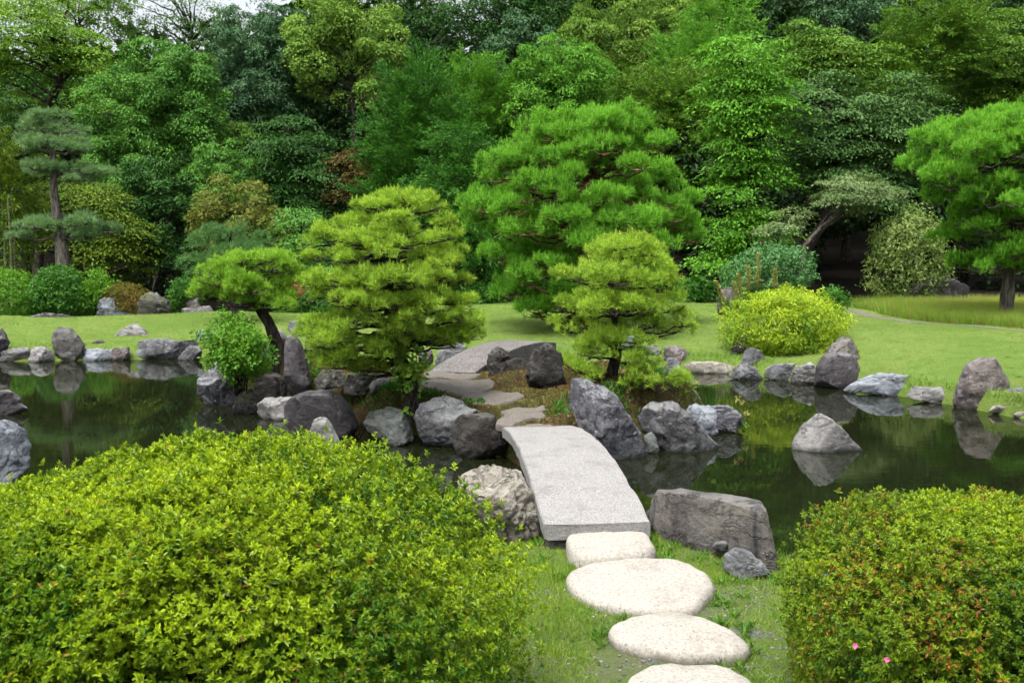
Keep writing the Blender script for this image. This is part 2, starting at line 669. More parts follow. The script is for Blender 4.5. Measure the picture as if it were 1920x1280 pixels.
# ---- near bank
t = NT('bank_soil')
v = t.pos()
stones = t.voro(v, 42, 'F1', 'Color')
c = t.mix(t.rng(t.noise(v, 2.6, 5, .65), .40, .62), (.07, .11, .018), (.085, .10, .045))
gs = t.mix(.75, (.14, .14, .135), stones, 'MULTIPLY')
c = t.mix(t.rng(t.noise(v, 3.1, 4, .6), .58, .70), c, t.mix(.5, gs, (.12, .12, .115)))
h = t.math('ADD', t.noise(v, 60, 5, .8), t.math('MULTIPLY', t.voro(v, 42), -.8))
M_BANK = t.done(t.princ(c, .95, .15, t.bump(h, .8, .02)))
xs = np.linspace(-12, 12, 241)
T = np.linspace(0, 1, 90)
X = np.repeat(xs[:, None], 90, 1)
Y = -6 + (np.interp(xs, NSX, NSY) + .7 + 6)[:, None] * T ** .6
tag(mk('near_bank', np.stack([X, Y, near_z(X, Y)], -1).reshape(-1, 3), grid(X, Y), M_BANK), 'grassy gravel bank with the stepping stones', None, None, 'structure')

# ---- island: moss mound, polar sheet
ISL = np.array([[-3.45, 12.3], [-3.0, 11.9], [-2.5, 11.3], [-2.0, 10.85], [-1.6, 10.5], [-1.1, 10.0], [-.55, 9.7], [.0, 9.0], [.1, 8.2], [.5, 8.16], [.6, 8.7], [.8, 9.4], [1.2, 9.8], [1.55, 10.2], [1.9, 10.7], [2.1, 11.1], [2.05, 11.7], [1.8, 12.4], [1.3, 12.9], [.4, 12.6], [-.2, 12.2], [-.9, 12.0], [-1.6, 12.5], [-2.2, 13.0], [-2.9, 13.1], [-3.3, 12.8]])
ISC = np.array([-.6, 10.8])


def isl_z(x, y):
    p = np.stack([x, y], -1) - ISC
    th = np.arctan2(p[..., 1], p[..., 0])
    r = star(ISL, ISC, th.ravel()).reshape(th.shape)
    q = np.hypot(p[..., 0], p[..., 1]) / r
    z = .40 * np.clip((1.06 - q) / .12, -1.4, 1)
    z = np.where(z > .28, .28 + (z - .28) * .9, z)
    m = .03 * np.exp(-((x + 1.15) ** 2 + (y - 10.0) ** 2) / .5) + .16 * np.exp(-((x - 1.25) ** 2 + (y - 10.2) ** 2) / .5) + .12 * np.exp(-((x + 2.6) ** 2 + (y - 11.7) ** 2) / .8) + .12 * np.exp(-((x - .35) ** 2 + (y - 10.9) ** 2) / .25)
    return z + m * np.clip((1 - q) * 6, 0, 1) + fbm2(x * 2.2, y * 2.2, 3, 5) * .045 * np.clip((1.1 - q) * 6, 0, 1)


t = NT('moss_ground')
v = t.pos()
c = t.mix(t.rng(t.noise(v, 2.3, 6, .7), .42, .58), (.06, .04, .02), (.07, .085, .018))
c = t.mix(t.rng(t.noise(v, 5.5, 5, .7), .52, .68), c, (.04, .024, .014))
c = t.mix(t.rng(t.noise(v, 60, 4, .8), .45, .7, 0, .7), c, (.12, .085, .035))
M_MOSS = t.done(t.princ(c, .95, .08, t.bump(t.math('ADD', t.noise(v, 55, 6, .8), t.math('MULTIPLY', t.noise(v, 9, 5, .7), 1.5)), 1., .06)))
th = np.linspace(0, 2 * np.pi, 241)[:-1]
R = star(ISL, ISC, th)
Q = np.concatenate([np.linspace(.005, .85, 60), np.linspace(.86, 1.16, 26)])
X = ISC[0] + np.outer(Q, R * np.cos(th)).T
Y = ISC[1] + np.outer(Q, R * np.sin(th)).T
Z = isl_z(X, Y)
nq = len(Q)
i = np.arange(240)[:, None] * nq + np.arange(nq - 1)[None]
j = (np.arange(240)[:, None] + 1) % 240 * nq + np.arange(nq - 1)[None]
fc = np.stack([i, i + 1, j + 1, j], -1).reshape(-1, 4)
tag(mk('island_ground', np.stack([X, Y, Z], -1).reshape(-1, 3), fc, M_MOSS), 'brown and olive moss mound of the pond island', None, None, 'structure')

# ---- water
t = NT('pond_water')
v = t.pos()
mv = t.mapv(v, (1.0, 2.6, 1))
h = t.math('ADD', t.math('MULTIPLY', t.noise(mv, 3.2, 3, .5, .3), 1.0), t.math('MULTIPLY', t.noise(mv, 17, 2, .5), .16))
amp = t.rng(t.noise(v, .45, 2), .4, .65, .1, 1.)
h = t.math('MULTIPLY', h, amp)
M_WATER = t.done(t.princ((.006, .008, .003), .02, .5, t.bump(h, .03, .03), IOR=1.33))
X, Y = np.meshgrid(np.linspace(-42, 42, 85), np.linspace(3.8, 19, 40), indexing='ij')
tag(mk('pond_water', np.stack([X, Y, X * 0], -1).reshape(-1, 3), grid(X, Y), M_WATER), 'dark still pond mirroring the trees', None, None, 'structure')

# ================================================================ stone bridges
def granite(name, c1, c2, c3, sc=1., soil=False):
    t = NT(name)
    v = t.n('ShaderNodeTexCoord').outputs['Object']
    c = t.mix(t.rng(t.noise(v, 90 * sc, 4, .8), .38, .62), c1, c2)
    c = t.mix(t.rng(t.noise(v, 5, 7, .75), .48, .7, 0, .6), c, c3)
    c = t.mix(t.rng(t.noise(v, 120 * sc, 2, .8), .58, .68, 0, .85), c, (.07, .065, .06))
    if soil:        # soil splashed up the foot of the stone
        sz = t.n('ShaderNodeSeparateXYZ')
        t.l(t.pos(), sz.inputs[0])
        m_ = t.rng(t.math('ADD', sz.outputs['Z'], t.math('MULTIPLY', t.noise(v, 9, 5, .7), .09)), .285, .235, 0, .8)
        c = t.mix(m_, c, (.10, .085, .06))
    h = t.math('ADD', t.noise(v, 60 * sc, 5, .8), t.noise(v, 6, 4))
    return t.done(t.princ(c, .88, .2, t.bump(h, .55, .012)))


M_GRANITE = granite('pale_granite', (.155, .151, .146), (.255, .25, .242), (.108, .10, .095))
M_GRANITE_OLD = granite('old_granite', (.12, .105, .1), (.17, .15, .15), (.06, .055, .05))
M_STEP = granite('cream_granite', (.235, .22, .19), (.335, .315, .277), (.17, .155, .135), .7, True)
M_FLAG = granite('worn_flagstone', (.085, .075, .064), (.135, .122, .106), (.06, .048, .028), .6)
t = NT('pebble_deck')
v = t.n('ShaderNodeTexCoord').outputs['Object']
vd = t.voro(v, 48)
vc = t.voro(v, 48, 'F1', 'Color')
sxx = t.n('ShaderNodeSeparateXYZ')
t.l(vc, sxx.inputs[0])
c = t.mix(sxx.outputs[0], (.13, .12, .118), (.21, .195, .19))
c = t.mix(t.rng(vd, .30, .5), c, (.07, .065, .06))
c = t.mix(t.rng(t.noise(v, 2.5, 5), .45, .7, 0, .5), c, (.16, .14, .13))
M_PEBB = t.done(t.princ(c, .85, .25, t.bump(vd, -1., .02)))


def slab(name, parent, A, B, wA, wB, rise, thick, mat, n=40, m=12, drop=.9):
    """arched stone slab from A to B (top centres of its ends)"""
    A, B = np.asarray(A, float), np.asarray(B, float)
    dr = B - A
    sidev = nrm(np.array([dr[1], -dr[0], 0]))
    S = np.linspace(0, 1, n)
    prof = []   # cross-section, counter-clockwise, (u in -.5...5, dz)
    b = .012
    for u in np.linspace(-.5 + b, .5 - b, m):
        prof.append((u, 0))
    prof += [(.5, -b * .8), (.5, -thick), (.5 - .04, -thick - .01), (0, -thick), (-.5 + .04, -thick - .01), (-.5, -thick), (-.5, -b * .8)]
    prof = np.array(prof)
    k = len(prof)
    W = wA + (wB - wA) * S
    ar = rise * np.sin(np.pi * S) ** drop
    V = A + dr * S[:, None]
    V = V[:, None] + sidev * (prof[:, 0] * W[:, None])[..., None]
    V[..., 2] += ar[:, None] + prof[:, 1]
    flat = V.reshape(-1, 3)
    flat = flat + fbm(flat * 7, 4, 3)[:, None] * np.array([.004, .004, .004]) + fbm(flat * 1.7, 5, 2)[:, None] * np.array([.006, .006, .005])
    i = np.arange(n - 1)[:, None] * k + np.arange(k)[None]
    j = np.arange(n - 1)[:, None] * k + (np.arange(k)[None] + 1) % k
    q = np.stack([i, j, j + k, i + k], -1).reshape(-1, 4)
    MBx = MB()
    MBx.add(flat, q)
    for row, flip in ((0, 1), (n - 1, 0)):     # end caps
        ring = flat[row * k:(row + 1) * k]
        cc = ring.mean(0)
        tri = [[0, 1 + (a + (1 if flip else 0)) % k, 1 + (a + (0 if flip else 1)) % k] for a in range(k)]
        MBx.add(np.vstack([cc, ring]), None, tri)
    o = MBx.build(name, mat, parent, smooth=False)
    return o


A = .5 * (on(1019, 985, .36) + on(1219, 977, .36))
B = .5 * (on(941, 800, .43) + on(1070, 800, .43))
b1 = thing('stone_bridge', 'pale granite slab bridge, slightly arched, between stepping stones and mossy island', 'bridge', (A[0], A[1], 0))
slab('deck', b1, A, B, .615, .565, .135, .085, M_GRANITE)
ab = MB()


def box(mb, x0, x1, y0, y1, z0, z1, jit=.012, seed=1):
    bm = bmesh.new()
    bmesh.ops.create_cube(bm, size=1)
    bmesh.ops.bevel(bm, geom=bm.edges[:], offset=.04, segments=2, affect='EDGES')
    bmesh.ops.subdivide_edges(bm, edges=bm.edges[:], cuts=2, use_grid_fill=True)
    bmesh.ops.triangulate(bm, faces=bm.faces[:])
    vv = np.array([p.co[:] for p in bm.verts])
    ff = np.array([[q.index for q in p.verts] for p in bm.faces])
    bm.free()
    P = vv * np.array([x1 - x0, y1 - y0, z1 - z0]) + np.array([x0 + x1, y0 + y1, z0 + z1]) / 2
    P = P + fbm(P * 6 + seed, seed, 3)[:, None] * jit
    mb.add(P, None, ff)


box(ab, A[0] - .28, A[0] + .28, A[1] + .03, A[1] + .45, -.3, .272)
ab.build('abutment', M_GRANITE_OLD, b1)
ab = MB()
box(ab, B[0] - .1, B[0] + .26, B[1] + .03, B[1] + .25, -.4, .325, seed=4)
ab.build('abutment', M_GRANITE_OLD, b1)

A2 = np.array([-.70, 11.45, .43])
B2 = np.append(on(1004, 640, .47)[:2], .47)
b2 = thing('stone_bridge', 'arched bridge topped with rough pebbles, crossing from the island to the far lawn', 'bridge', (A2[0], A2[1], 0))
slab('deck', b2, A2, B2, .56, .64, .12, .26, M_PEBB, n=50)
ab = MB()
box(ab, B2[0] - .4, B2[0] + .35, B2[1] - .3, B2[1] + .25, -.4, .2, seed=6)
ab.build('abutment', M_GRANITE_OLD, b2)

# ================================================================ stepping stones and flagstones
def disc(label, poly, z, h, mat, name, cat, group, skirt=.14, sm=2, rough=.012, flat=False, drape=False):
    P = np.array([on(px, py, z)[:2] for px, py in poly])
    P = chaikin(P, sm)
    # even spacing
    c = P.mean(0)
    th = np.linspace(0, 2 * np.pi, 97)[:-1]
    r = star(P, c, th)
    if flat:
        rings = [(1.0, -skirt), (1.0, -.02), (.992, .3 * h), (.96, .85 * h), (.9, h), (.75, h), (.55, h), (.35, h), (.15, h), (.01, h)]
    else:
        rings = [(.93, -skirt), (.985, -.5 * skirt), (1.0, -.12 * skirt), (.992, .25 * h), (.965, .6 * h), (.92, .8 * h), (.84, .9 * h), (.7, .95 * h), (.55, .98 * h), (.35, .98 * h), (.15, h), (.01, h)]
    V = []
    for k, dz in rings:
        V.append(np.stack([c[0] + r * k * np.cos(th), c[1] + r * k * np.sin(th), np.full(96, z + dz)], 1))
    V = np.vstack(V)
    if drape:
        V[:, 2] += .8 * (np.maximum(isl_z(V[:, 0], V[:, 1]), z - .07) - (z - .006))
    s = ROCKN[0] = ROCKN[0] + 1
    V = V + fbm(V * 4.5 + s, s, 3)[:, None] * rough * .7 * np.array([.8, .8, 1]) + fbm(V * 28 + s, s + 2, 2)[:, None] * .0022
    i = np.arange(len(rings) - 1)[:, None] * 96 + np.arange(96)[None]
    j = np.arange(len(rings) - 1)[:, None] * 96 + (np.arange(96)[None] + 1) % 96
    q = np.stack([i, j, j + 96, i + 96], -1).reshape(-1, 4)
    return tag(mk(name, V, q, mat, loc=(float(c[0]), float(c[1]), z - .05)), label, cat, group), P


STEPS = []
for lab, pl, z, h, sk in (
    ('cream stepping stone at the foot of the slab bridge, with a dark lower edge', [(1058, 1028), (1064, 1016), (1092, 1003), (1140, 999), (1200, 1003), (1226, 1024), (1233, 1052), (1168, 1060), (1105, 1063), (1070, 1060)], .24, .07, .14),
    ('largest cream stepping stone, wide and smooth, second from the bridge', [(1053, 1094), (1074, 1073), (1130, 1060), (1222, 1056), (1290, 1066), (1325, 1084), (1345, 1110), (1325, 1132), (1301, 1154), (1230, 1156), (1140, 1148), (1098, 1134)], .228, .048, .12),
    ('flattish cream stepping stone with weeds along its edge, third from the bridge', [(1132, 1196), (1152, 1178), (1200, 1160), (1250, 1155), (1302, 1160), (1362, 1182), (1415, 1222), (1387, 1238), (1295, 1243), (1164, 1222)], .215, .04, .1),
    ('cream stepping stone cut off by the bottom of the view, farthest from the bridge', [(1172, 1285), (1190, 1266), (1240, 1251), (1330, 1252), (1390, 1266), (1425, 1290), (1420, 1325), (1330, 1350), (1230, 1340), (1185, 1315)], .215, .04, .1)):
    o, P = disc(lab, pl, z, h, M_STEP, 'stepping_stone', 'stepping stone', 'stepping stones leading to the bridge', sk)
    STEPS.append(P)
FL = (
    ('narrow flagstone against the island end of the pale slab bridge', [(942, 799), (975, 787), (1045, 786), (1075, 799), (1000, 802)]),
    ('flat brown flagstone, second from the island end of the slab bridge', [(933, 781), (950, 771), (1012, 772), (1020, 781), (985, 786), (945, 786)]),
    ('small worn flagstone half sunk in orange moss on the island path', [(938, 766), (960, 756), (1010, 756), (1025, 764), (985, 769)]),
    ('long grey flagstone in the middle of the island path', [(868, 747), (882, 739), (950, 740), (985, 748), (940, 756), (905, 755)]),
    ('broadest flagstone of the island path, beige and cracked', [(790, 726), (800, 713), (850, 712), (905, 716), (922, 722), (888, 739), (835, 735)]),
    ('brown flagstone at the foot of the pebbled bridge', [(795, 709), (812, 697), (862, 696), (902, 704), (880, 711), (840, 711)]))
FLP = []
for lab, pl in FL:
    pts = np.array(pl, float)
    pts = (pts - pts.mean(0)) * np.array([1.14, 1.1]) + pts.mean(0)
    pl = pts
    zz = .40
    for _ in range(4):
        q = np.array([on(px, py, zz)[:2] for px, py in pts])
        zz = float(isl_z(q[:, 0], q[:, 1]).mean())
    o, P = disc(lab, pl, zz + .006, .016, M_FLAG, 'flagstone', 'flagstone', 'flagstones of the island path', .05, 1, .02, True, True)
    FLP.append(P)
# ================================================================ rocks
K = {
    'grey': rock_mat('rock_grey', (0.091, 0.092, 0.098), (0.158, 0.167, 0.174), .5, .5),
    'dark': rock_mat('rock_dark_purple', (0.048, 0.044, 0.049), (0.100, 0.092, 0.098), .35, .6),
    'black': rock_mat('rock_blackened', (0.021, 0.020, 0.018), (0.050, 0.045, 0.040), .3, .5, (0.198, 0.205, 0.185)),
    'blue': rock_mat('rock_blue_grey', (0.107, 0.120, 0.144), (0.198, 0.219, 0.248), .55, .3, (0.356, 0.380, 0.409), .45, (0.048, 0.054, 0.070)),
    'pale': rock_mat('rock_pale', (0.132, 0.132, 0.129), (0.238, 0.234, 0.228), .4, .3, (0.330, 0.330, 0.317), .4, (0.073, 0.066, 0.066)),
    'speck': rock_mat('rock_speckled', (0.067, 0.070, 0.083), (0.119, 0.120, 0.135), .85, .35, (0.286, 0.297, 0.314), .12, scale=1.3),
    'cream': rock_mat('rock_cream', (0.224, 0.205, 0.158), (0.330, 0.310, 0.264), .3, .25, (0.363, 0.350, 0.317), .2, (0.099, 0.079, 0.059)),
    'brown': rock_mat('rock_brown_striped', (.075, .066, .06), (.165, .15, .13), .45, 1.0, (.2, .2, .19), .3, (.022, .022, .027)),
    'green': rock_mat('rock_greenish', (0.079, 0.086, 0.083), (0.146, 0.156, 0.148), .5, .4, (0.238, 0.264, 0.244), .15, moss=.25),
    'mossy': rock_mat('rock_mossy', (0.040, 0.038, 0.033), (0.079, 0.076, 0.066), .6, .4, (0.198, 0.218, 0.191), 0, moss=.75),
    'rust': rock_mat('rock_red_brown', (0.091, 0.071, 0.064), (0.167, 0.142, 0.131), .4, .5, (0.286, 0.300, 0.301), .2),
    'stripe': rock_mat('rock_striped_upright', (0.066, 0.066, 0.063), (0.145, 0.139, 0.132), .3, .95, (0.277, 0.271, 0.251), .2, (0.030, 0.030, 0.026)),
}
R = rock
# ---- far shore, left
R('dark purple boulder on the far bank, cut by the edge beside the pale shore rocks', [(-40, 625), (0, 616), (10, 628), (16, 642), (10, 655), (0, 668), (-40, 668)], K['dark'], z=.1)
R('low pale rock at the water beside the dark boulder, leftmost of the shore line', [(-25, 668), (-10, 655), (11, 655), (29, 651), (54, 651), (57, 677), (0, 679), (-25, 679)], K['pale'], strata=.03)
R('low pale cracked rock at the water between another pale rock and the tall upright stone', [(52, 677), (54, 656), (72, 649), (88, 655), (97, 668), (94, 679)], K['pale'], strata=.03)
R('tall upright stone with black and white stripes at the far water edge', [(100, 677), (98, 640), (99, 618), (108, 613), (133, 614), (146, 627), (158, 648), (154, 660), (140, 677)], K['stripe'], depth=.6, cuts=4)
R('low blue-grey wedge of rock leaning out from the tall striped stone', [(134, 677), (140, 663), (158, 653), (169, 656), (201, 656), (227, 671), (224, 677)], K['blue'], depth=.9)
R('small dark cone-shaped stone on the bank behind the blue-grey wedge', [(164, 660), (172, 641), (187, 636), (203, 648), (204, 660)], K['black'], d=16.6)
R('brown square rock at the water between the blue-grey wedge and the long block', [(207, 676), (208, 655), (215, 650), (242, 650), (244, 676)], K['rust'], e=.65)
R('pale grey boulder lying alone on the left lawn', [(211, 640), (226, 616), (244, 608), (259, 606), (273, 620), (283, 637), (259, 643), (223, 643)], K['pale'], d=17.4, z=.3)
R('long flat-topped grey block at the far water edge', [(240, 673), (259, 652), (262, 637), (273, 634), (359, 634), (367, 646), (350, 658), (334, 674)], K['grey'], e=.6, depth=.5, sub=5)
R('rounded mossy-footed stone between the long block and the island', [(333, 674), (342, 658), (357, 647), (372, 648), (378, 660), (376, 676)], K['grey'])
R('bluish upright stone at the end of the long flat-topped block', [(366, 650), (366, 622), (380, 618), (399, 620), (403, 654), (372, 656)], K['blue'], d=17.0, z=.1)
R('grey boulder on the lawn behind the leaning little pine', [(538, 616), (545, 603), (565, 597), (580, 600), (586, 612), (578, 625), (550, 628)], K['grey'], d=17.5, z=.25)
# ---- behind the left lawn
R('grey twin-humped rock with a long tail, below the orange clipped shrub', [(174, 598), (187, 577), (189, 562), (197, 558), (214, 561), (220, 577), (250, 592), (248, 600)], K['blue'], d=20.6, z=.25)
R('jagged grey stump-like rock with moss beside the orange clipped shrub', [(258, 596), (262, 566), (270, 550), (275, 547), (287, 548), (296, 556), (313, 564), (322, 592), (300, 598)], K['mossy'], d=20.4, z=.25, strata=.05)
R('low pale jagged rock beyond the lawn behind the leaning little pine', [(338, 592), (352, 579), (375, 575), (395, 573), (402, 592), (370, 596)], K['pale'], d=20.4, z=.25)
R('low red-brown stone behind the pale jagged rock and below a shrub', [(346, 577), (355, 562), (370, 559), (376, 577)], K['rust'], d=21.2, z=.25)
R('broad low mound of dark bare rock below the left shrubs', [(15, 612), (35, 596), (70, 586), (120, 586), (147, 599), (110, 608), (40, 614)], K['dark'], d=19.7, z=.3, sub=5)
# ---- left water
R('dark grey rock standing in the pond, cut by the edge', [(-60, 750), (-20, 733), (0, 731), (14, 735), (32, 756), (48, 773), (22, 779), (-50, 781)], K['dark'])
R('big rounded blue-grey boulder with white veins at the edge, behind the azalea', [(-60, 830), (-30, 793), (0, 788), (22, 792), (40, 810), (49, 832), (50, 880), (20, 905), (-60, 905)], K['blue'], d=7.2, sub=5, strata=.02)
# ---- island, left
R('large grey boulder with a high pointed corner at the left tip of the island', [(367, 740), (370, 715), (381, 706), (385, 690), (386, 679), (398, 679), (413, 692), (438, 706), (443, 735), (440, 757), (413, 762), (381, 758)], K['speck'], sub=5)
R('low rounded mossy boulder at the water below the leafy green sapling', [(435, 775), (446, 738), (467, 729), (489, 735), (494, 756), (481, 777)], K['mossy'])
R('square dark rock between the leafy sapling and the tall pillar stone', [(476, 745), (480, 708), (500, 699), (517, 698), (536, 706), (538, 748), (503, 750)], K['black'], d=11.0, z=.12, e=.65)
R('tall dark pillar stone standing on the island', [(533, 742), (537, 632), (543, 627), (551, 628), (564, 641), (575, 670), (583, 722), (577, 738)], K['dark'], d=10.9, z=.3, sub=5, e=.7, depth=.8, cuts=2, rough=.05)
R('dark squat upright stone behind the tall pillar stone', [(569, 676), (572, 640), (582, 626), (606, 627), (612, 640), (609, 676)], K['black'], d=12.8, z=.3)
R('pale stone beside the trunk of the leaning little pine', [(511, 640), (514, 619), (525, 617), (537, 630), (540, 642)], K['pale'], d=14.5, z=.3)
R('pale low slanting stone at the foot of the leaning little pine', [(488, 668), (496, 645), (512, 645), (525, 665), (520, 678)], K['pale'], d=12.6, z=.3)
R('flat pale rectangular stone at the water beside the biggest island boulder', [(480, 783), (485, 755), (499, 746), (552, 745), (548, 768), (530, 788)], K['pale'], e=.6, sub=4)
R('biggest smooth brown-grey boulder on the left front of the island', [(527, 802), (532, 770), (545, 750), (562, 737), (582, 731), (625, 730), (641, 743), (660, 770), (673, 800), (660, 820), (600, 822), (550, 812)], K['dark'], sub=5, rough=.035, cuts=4)
R('small smooth pale stone standing in the water, half hidden by the large azalea', [(572, 850), (580, 810), (590, 785), (600, 781), (612, 783), (624, 800), (640, 835), (642, 850)], K['pale'], d=7.6, rough=.02, cuts=2)
R('greenish rounded boulder at the water between the smooth boulder and the bridge rocks', [(681, 798), (693, 771), (708, 766), (724, 764), (750, 769), (772, 791), (776, 823), (746, 837), (702, 819)], K['green'], sub=5)
R('broad dark grey boulder at the water, just left of the blocky bridge rock', [(775, 785), (785, 756), (795, 748), (807, 744), (846, 744), (864, 760), (905, 771), (905, 806), (865, 838), (820, 843), (785, 828)], K['grey'], sub=5, cuts=7)
R('blocky blackened rock with white patches beside the island end of the slab bridge', [(843, 806), (859, 782), (880, 776), (903, 773), (926, 778), (935, 795), (953, 850), (927, 866), (868, 866), (855, 841), (846, 819)], K['black'], sub=5, e=.7, cuts=8, rough=.07)
R('low mossy rock under the left pine, nearest the tall pillar stone', [(588, 712), (601, 693), (620, 689), (642, 691), (648, 723), (597, 732)], K['mossy'], d=10.5, z=.36)
R('low lichen-covered rock under the left pine, between two other low rocks', [(643, 725), (650, 697), (684, 695), (724, 699), (730, 722), (689, 729)], K['mossy'], d=10.45, z=.36)
R('flat pale slab lying on the moss beside the left pine trunk', [(690, 724), (715, 709), (748, 708), (752, 722), (702, 729)], K['pale'], d=10.35, z=.36)
R('white and grey stone behind the lowest right branch of the left pine', [(823, 645), (829, 621), (842, 617), (857, 618), (874, 629), (868, 648)], K['pale'], d=14.2, z=.35)
R('dark stone behind the left pine where the pebbled bridge begins', [(815, 678), (825, 648), (855, 643), (875, 652), (868, 676)], K['grey'], d=12.6, z=.4)
R('small red-brown stone behind the left pine trunk', [(783, 672), (790, 656), (807, 653), (813, 674)], K['rust'], d=12.3, z=.4)
# ---- island, middle and right
R('black pointed stone against the side of the pebbled bridge', [(911, 686), (914, 664), (923, 656), (933, 650), (950, 660), (958, 676), (946, 690)], K['black'], d=11.6, z=.4)
R('small square dark stone on the moss below the pebbled bridge', [(915, 702), (919, 681), (930, 678), (947, 680), (950, 704)], K['black'], d=11.0, z=.42, e=.65)
R('low dark block lying along the side of the pebbled bridge', [(944, 702), (948, 680), (965, 673), (989, 671), (990, 698)], K['black'], d=11.3, z=.42, e=.65)
R('tall rugged dark rock between the pebbled bridge and the right pine', [(985, 738), (986, 700), (988, 672), (999, 652), (1021, 643), (1040, 648), (1052, 665), (1058, 705), (1070, 725), (1059, 745), (1025, 748)], K['black'], d=10.0, z=.42, sub=5, rough=.1, strata=.02, cuts=6)
R('small grey stone between the rugged dark rock and the right pine trunk', [(1058, 742), (1064, 718), (1085, 712), (1110, 720), (1112, 745)], K['grey'], d=10.2, z=.42)
R('great sloping blue-grey boulder with lichen spots beside the slab bridge', [(1067, 795), (1068, 740), (1076, 716), (1090, 711), (1106, 713), (1138, 731), (1160, 746), (1182, 776), (1205, 814), (1216, 856), (1190, 866), (1145, 863), (1100, 830)], K['speck'], sub=6, depth=.7, cuts=6, rough=.045, crack=.02)
R('wedge-shaped grey boulder sloping to the water, right of the great spotted boulder', [(1197, 780), (1205, 757), (1228, 750), (1266, 750), (1291, 769), (1314, 799), (1350, 838), (1344, 850), (1273, 846), (1225, 838)], K['grey'], sub=5, depth=.6, cuts=6)
R('small moss-brown stone wedged between the great spotted boulder and the wedge boulder', [(1206, 850), (1210, 816), (1222, 810), (1232, 820), (1236, 848)], K['green'])
R('upright bluish stone between the wedge boulder and the flat lichen ledge', [(1286, 770), (1299, 757), (1329, 758), (1341, 769), (1346, 810), (1333, 821), (1300, 812)], K['blue'], e=.7)
R('flat layered lichen ledge at the right tip of the island', [(1326, 775), (1330, 760), (1366, 759), (1384, 773), (1399, 789), (1396, 801), (1350, 812), (1330, 800)], K['speck'], strata=.07, e=.7)
R('grey peaked stone behind the wedge boulder', [(1262, 758), (1284, 727), (1303, 735), (1318, 752), (1303, 764)], K['grey'], d=11.2, z=.2)
# ---- far shore, middle and right
R('bluish upright stone behind the right pine on the far bank', [(1162, 664), (1168, 627), (1180, 622), (1195, 624), (1200, 664)], K['blue'], d=15.6, z=.2)
R('grey stone on the far bank just behind the right pine', [(1200, 672), (1213, 650), (1228, 647), (1241, 664), (1236, 676)], K['grey'], d=15.2, z=.15)
R('brown block on the far bank under the right pine branch tips', [(1244, 676), (1248, 651), (1265, 648), (1284, 651), (1300, 664), (1290, 680), (1258, 684)], K['rust'], d=15.0, z=.1)
R('small upright grey stone at the water below the brown block', [(1243, 700), (1252, 672), (1260, 670), (1271, 671), (1279, 700)], K['grey'], d=14.4)
R('long flat sandstone slab at the water below the yellow shrub', [(1284, 692), (1290, 682), (1305, 677), (1359, 678), (1381, 688), (1371, 701), (1301, 700)], K['cream'], e=.7)
R('small brown stone lying on the end of the flat sandstone slab', [(1345, 676), (1349, 667), (1360, 665), (1380, 669), (1382, 680), (1352, 682)], K['rust'], d=15.4, z=.18)
R('dark blue-black upright stone under the left side of the yellow shrub', [(1364, 680), (1374, 650), (1384, 630), (1399, 630), (1404, 655), (1396, 686), (1376, 688)], K['black'], d=14.9, z=.15)
R('smooth grey upright stone in front of the dark blue-black one', [(1389, 690), (1397, 658), (1407, 651), (1424, 656), (1438, 677), (1436, 692)], K['grey'], d=14.3, z=.1, rough=.03)
R('pointed grey stone at the water in front of the smooth upright stone', [(1368, 707), (1383, 690), (1400, 680), (1417, 690), (1431, 709), (1393, 713)], K['grey'])
R('low rounded grey rock at the water right of the pointed stone', [(1434, 708), (1440, 690), (1462, 680), (1497, 683), (1497, 708), (1466, 714)], K['grey'])
R('craggy pale little rock at the water next to the dark domed boulder', [(1484, 718), (1492, 700), (1500, 687), (1514, 684), (1524, 678), (1534, 690), (1532, 718), (1503, 721)], K['pale'], rough=.1)
R('large dark domed boulder at the water edge in front of a paler one', [(1528, 724), (1532, 688), (1545, 666), (1563, 657), (1590, 660), (1607, 672), (1613, 693), (1612, 720), (1589, 729), (1548, 728)], K['dark'], sub=5, rough=.025, cuts=3)
R('paler brown boulder standing just behind the dark domed boulder', [(1550, 668), (1562, 640), (1579, 632), (1600, 640), (1611, 655), (1614, 695), (1590, 700)], K['brown'], d=13.8, z=.2)
R('long pale blue rock sloping into the water, right of the dark dome', [(1588, 734), (1613, 715), (1635, 704), (1655, 700), (1675, 699), (1706, 708), (1726, 719), (1718, 742), (1658, 741)], K['blue'], sub=5, depth=.6, rough=.06)
R('low pale rock continuing the long blue one toward the big two-toned boulder', [(1704, 742), (1724, 725), (1750, 726), (1778, 727), (1787, 750), (1754, 757)], K['pale'])
R('big two-toned boulder, purple below and pale above, at the right shore', [(1790, 758), (1799, 722), (1814, 688), (1826, 674), (1845, 668), (1866, 668), (1885, 679), (1897, 703), (1899, 735), (1880, 745), (1854, 769), (1816, 764)], K['rust'], sub=5, rough=.06)
R('low grey rock against the right flank of the big two-toned boulder', [(1855, 764), (1871, 736), (1892, 728), (1940, 725), (1952, 760), (1899, 773)], K['grey'])
R('small flat white stone in the water below the two-toned boulder', [(1855, 773), (1864, 761), (1899, 758), (1912, 768), (1909, 778), (1882, 779)], K['cream'])
R('flat white stone at the edge, right of another small white one', [(1903, 780), (1916, 771), (1960, 769), (1965, 786), (1915, 785)], K['cream'])
R('pale pyramid-shaped rock standing alone in the open water', [(1486, 838), (1493, 820), (1510, 798), (1532, 777), (1540, 775), (1550, 780), (1572, 796), (1596, 824), (1620, 845), (1589, 849), (1521, 847)], K['pale'], sub=5, cuts=5, rough=.04)
R('low dark rock mound in the tall grass under the right pine', [(1685, 562), (1710, 538), (1737, 521), (1772, 516), (1809, 530), (1827, 547), (1822, 566), (1710, 568)], K['dark'], d=21.5, z=.45, sub=5)
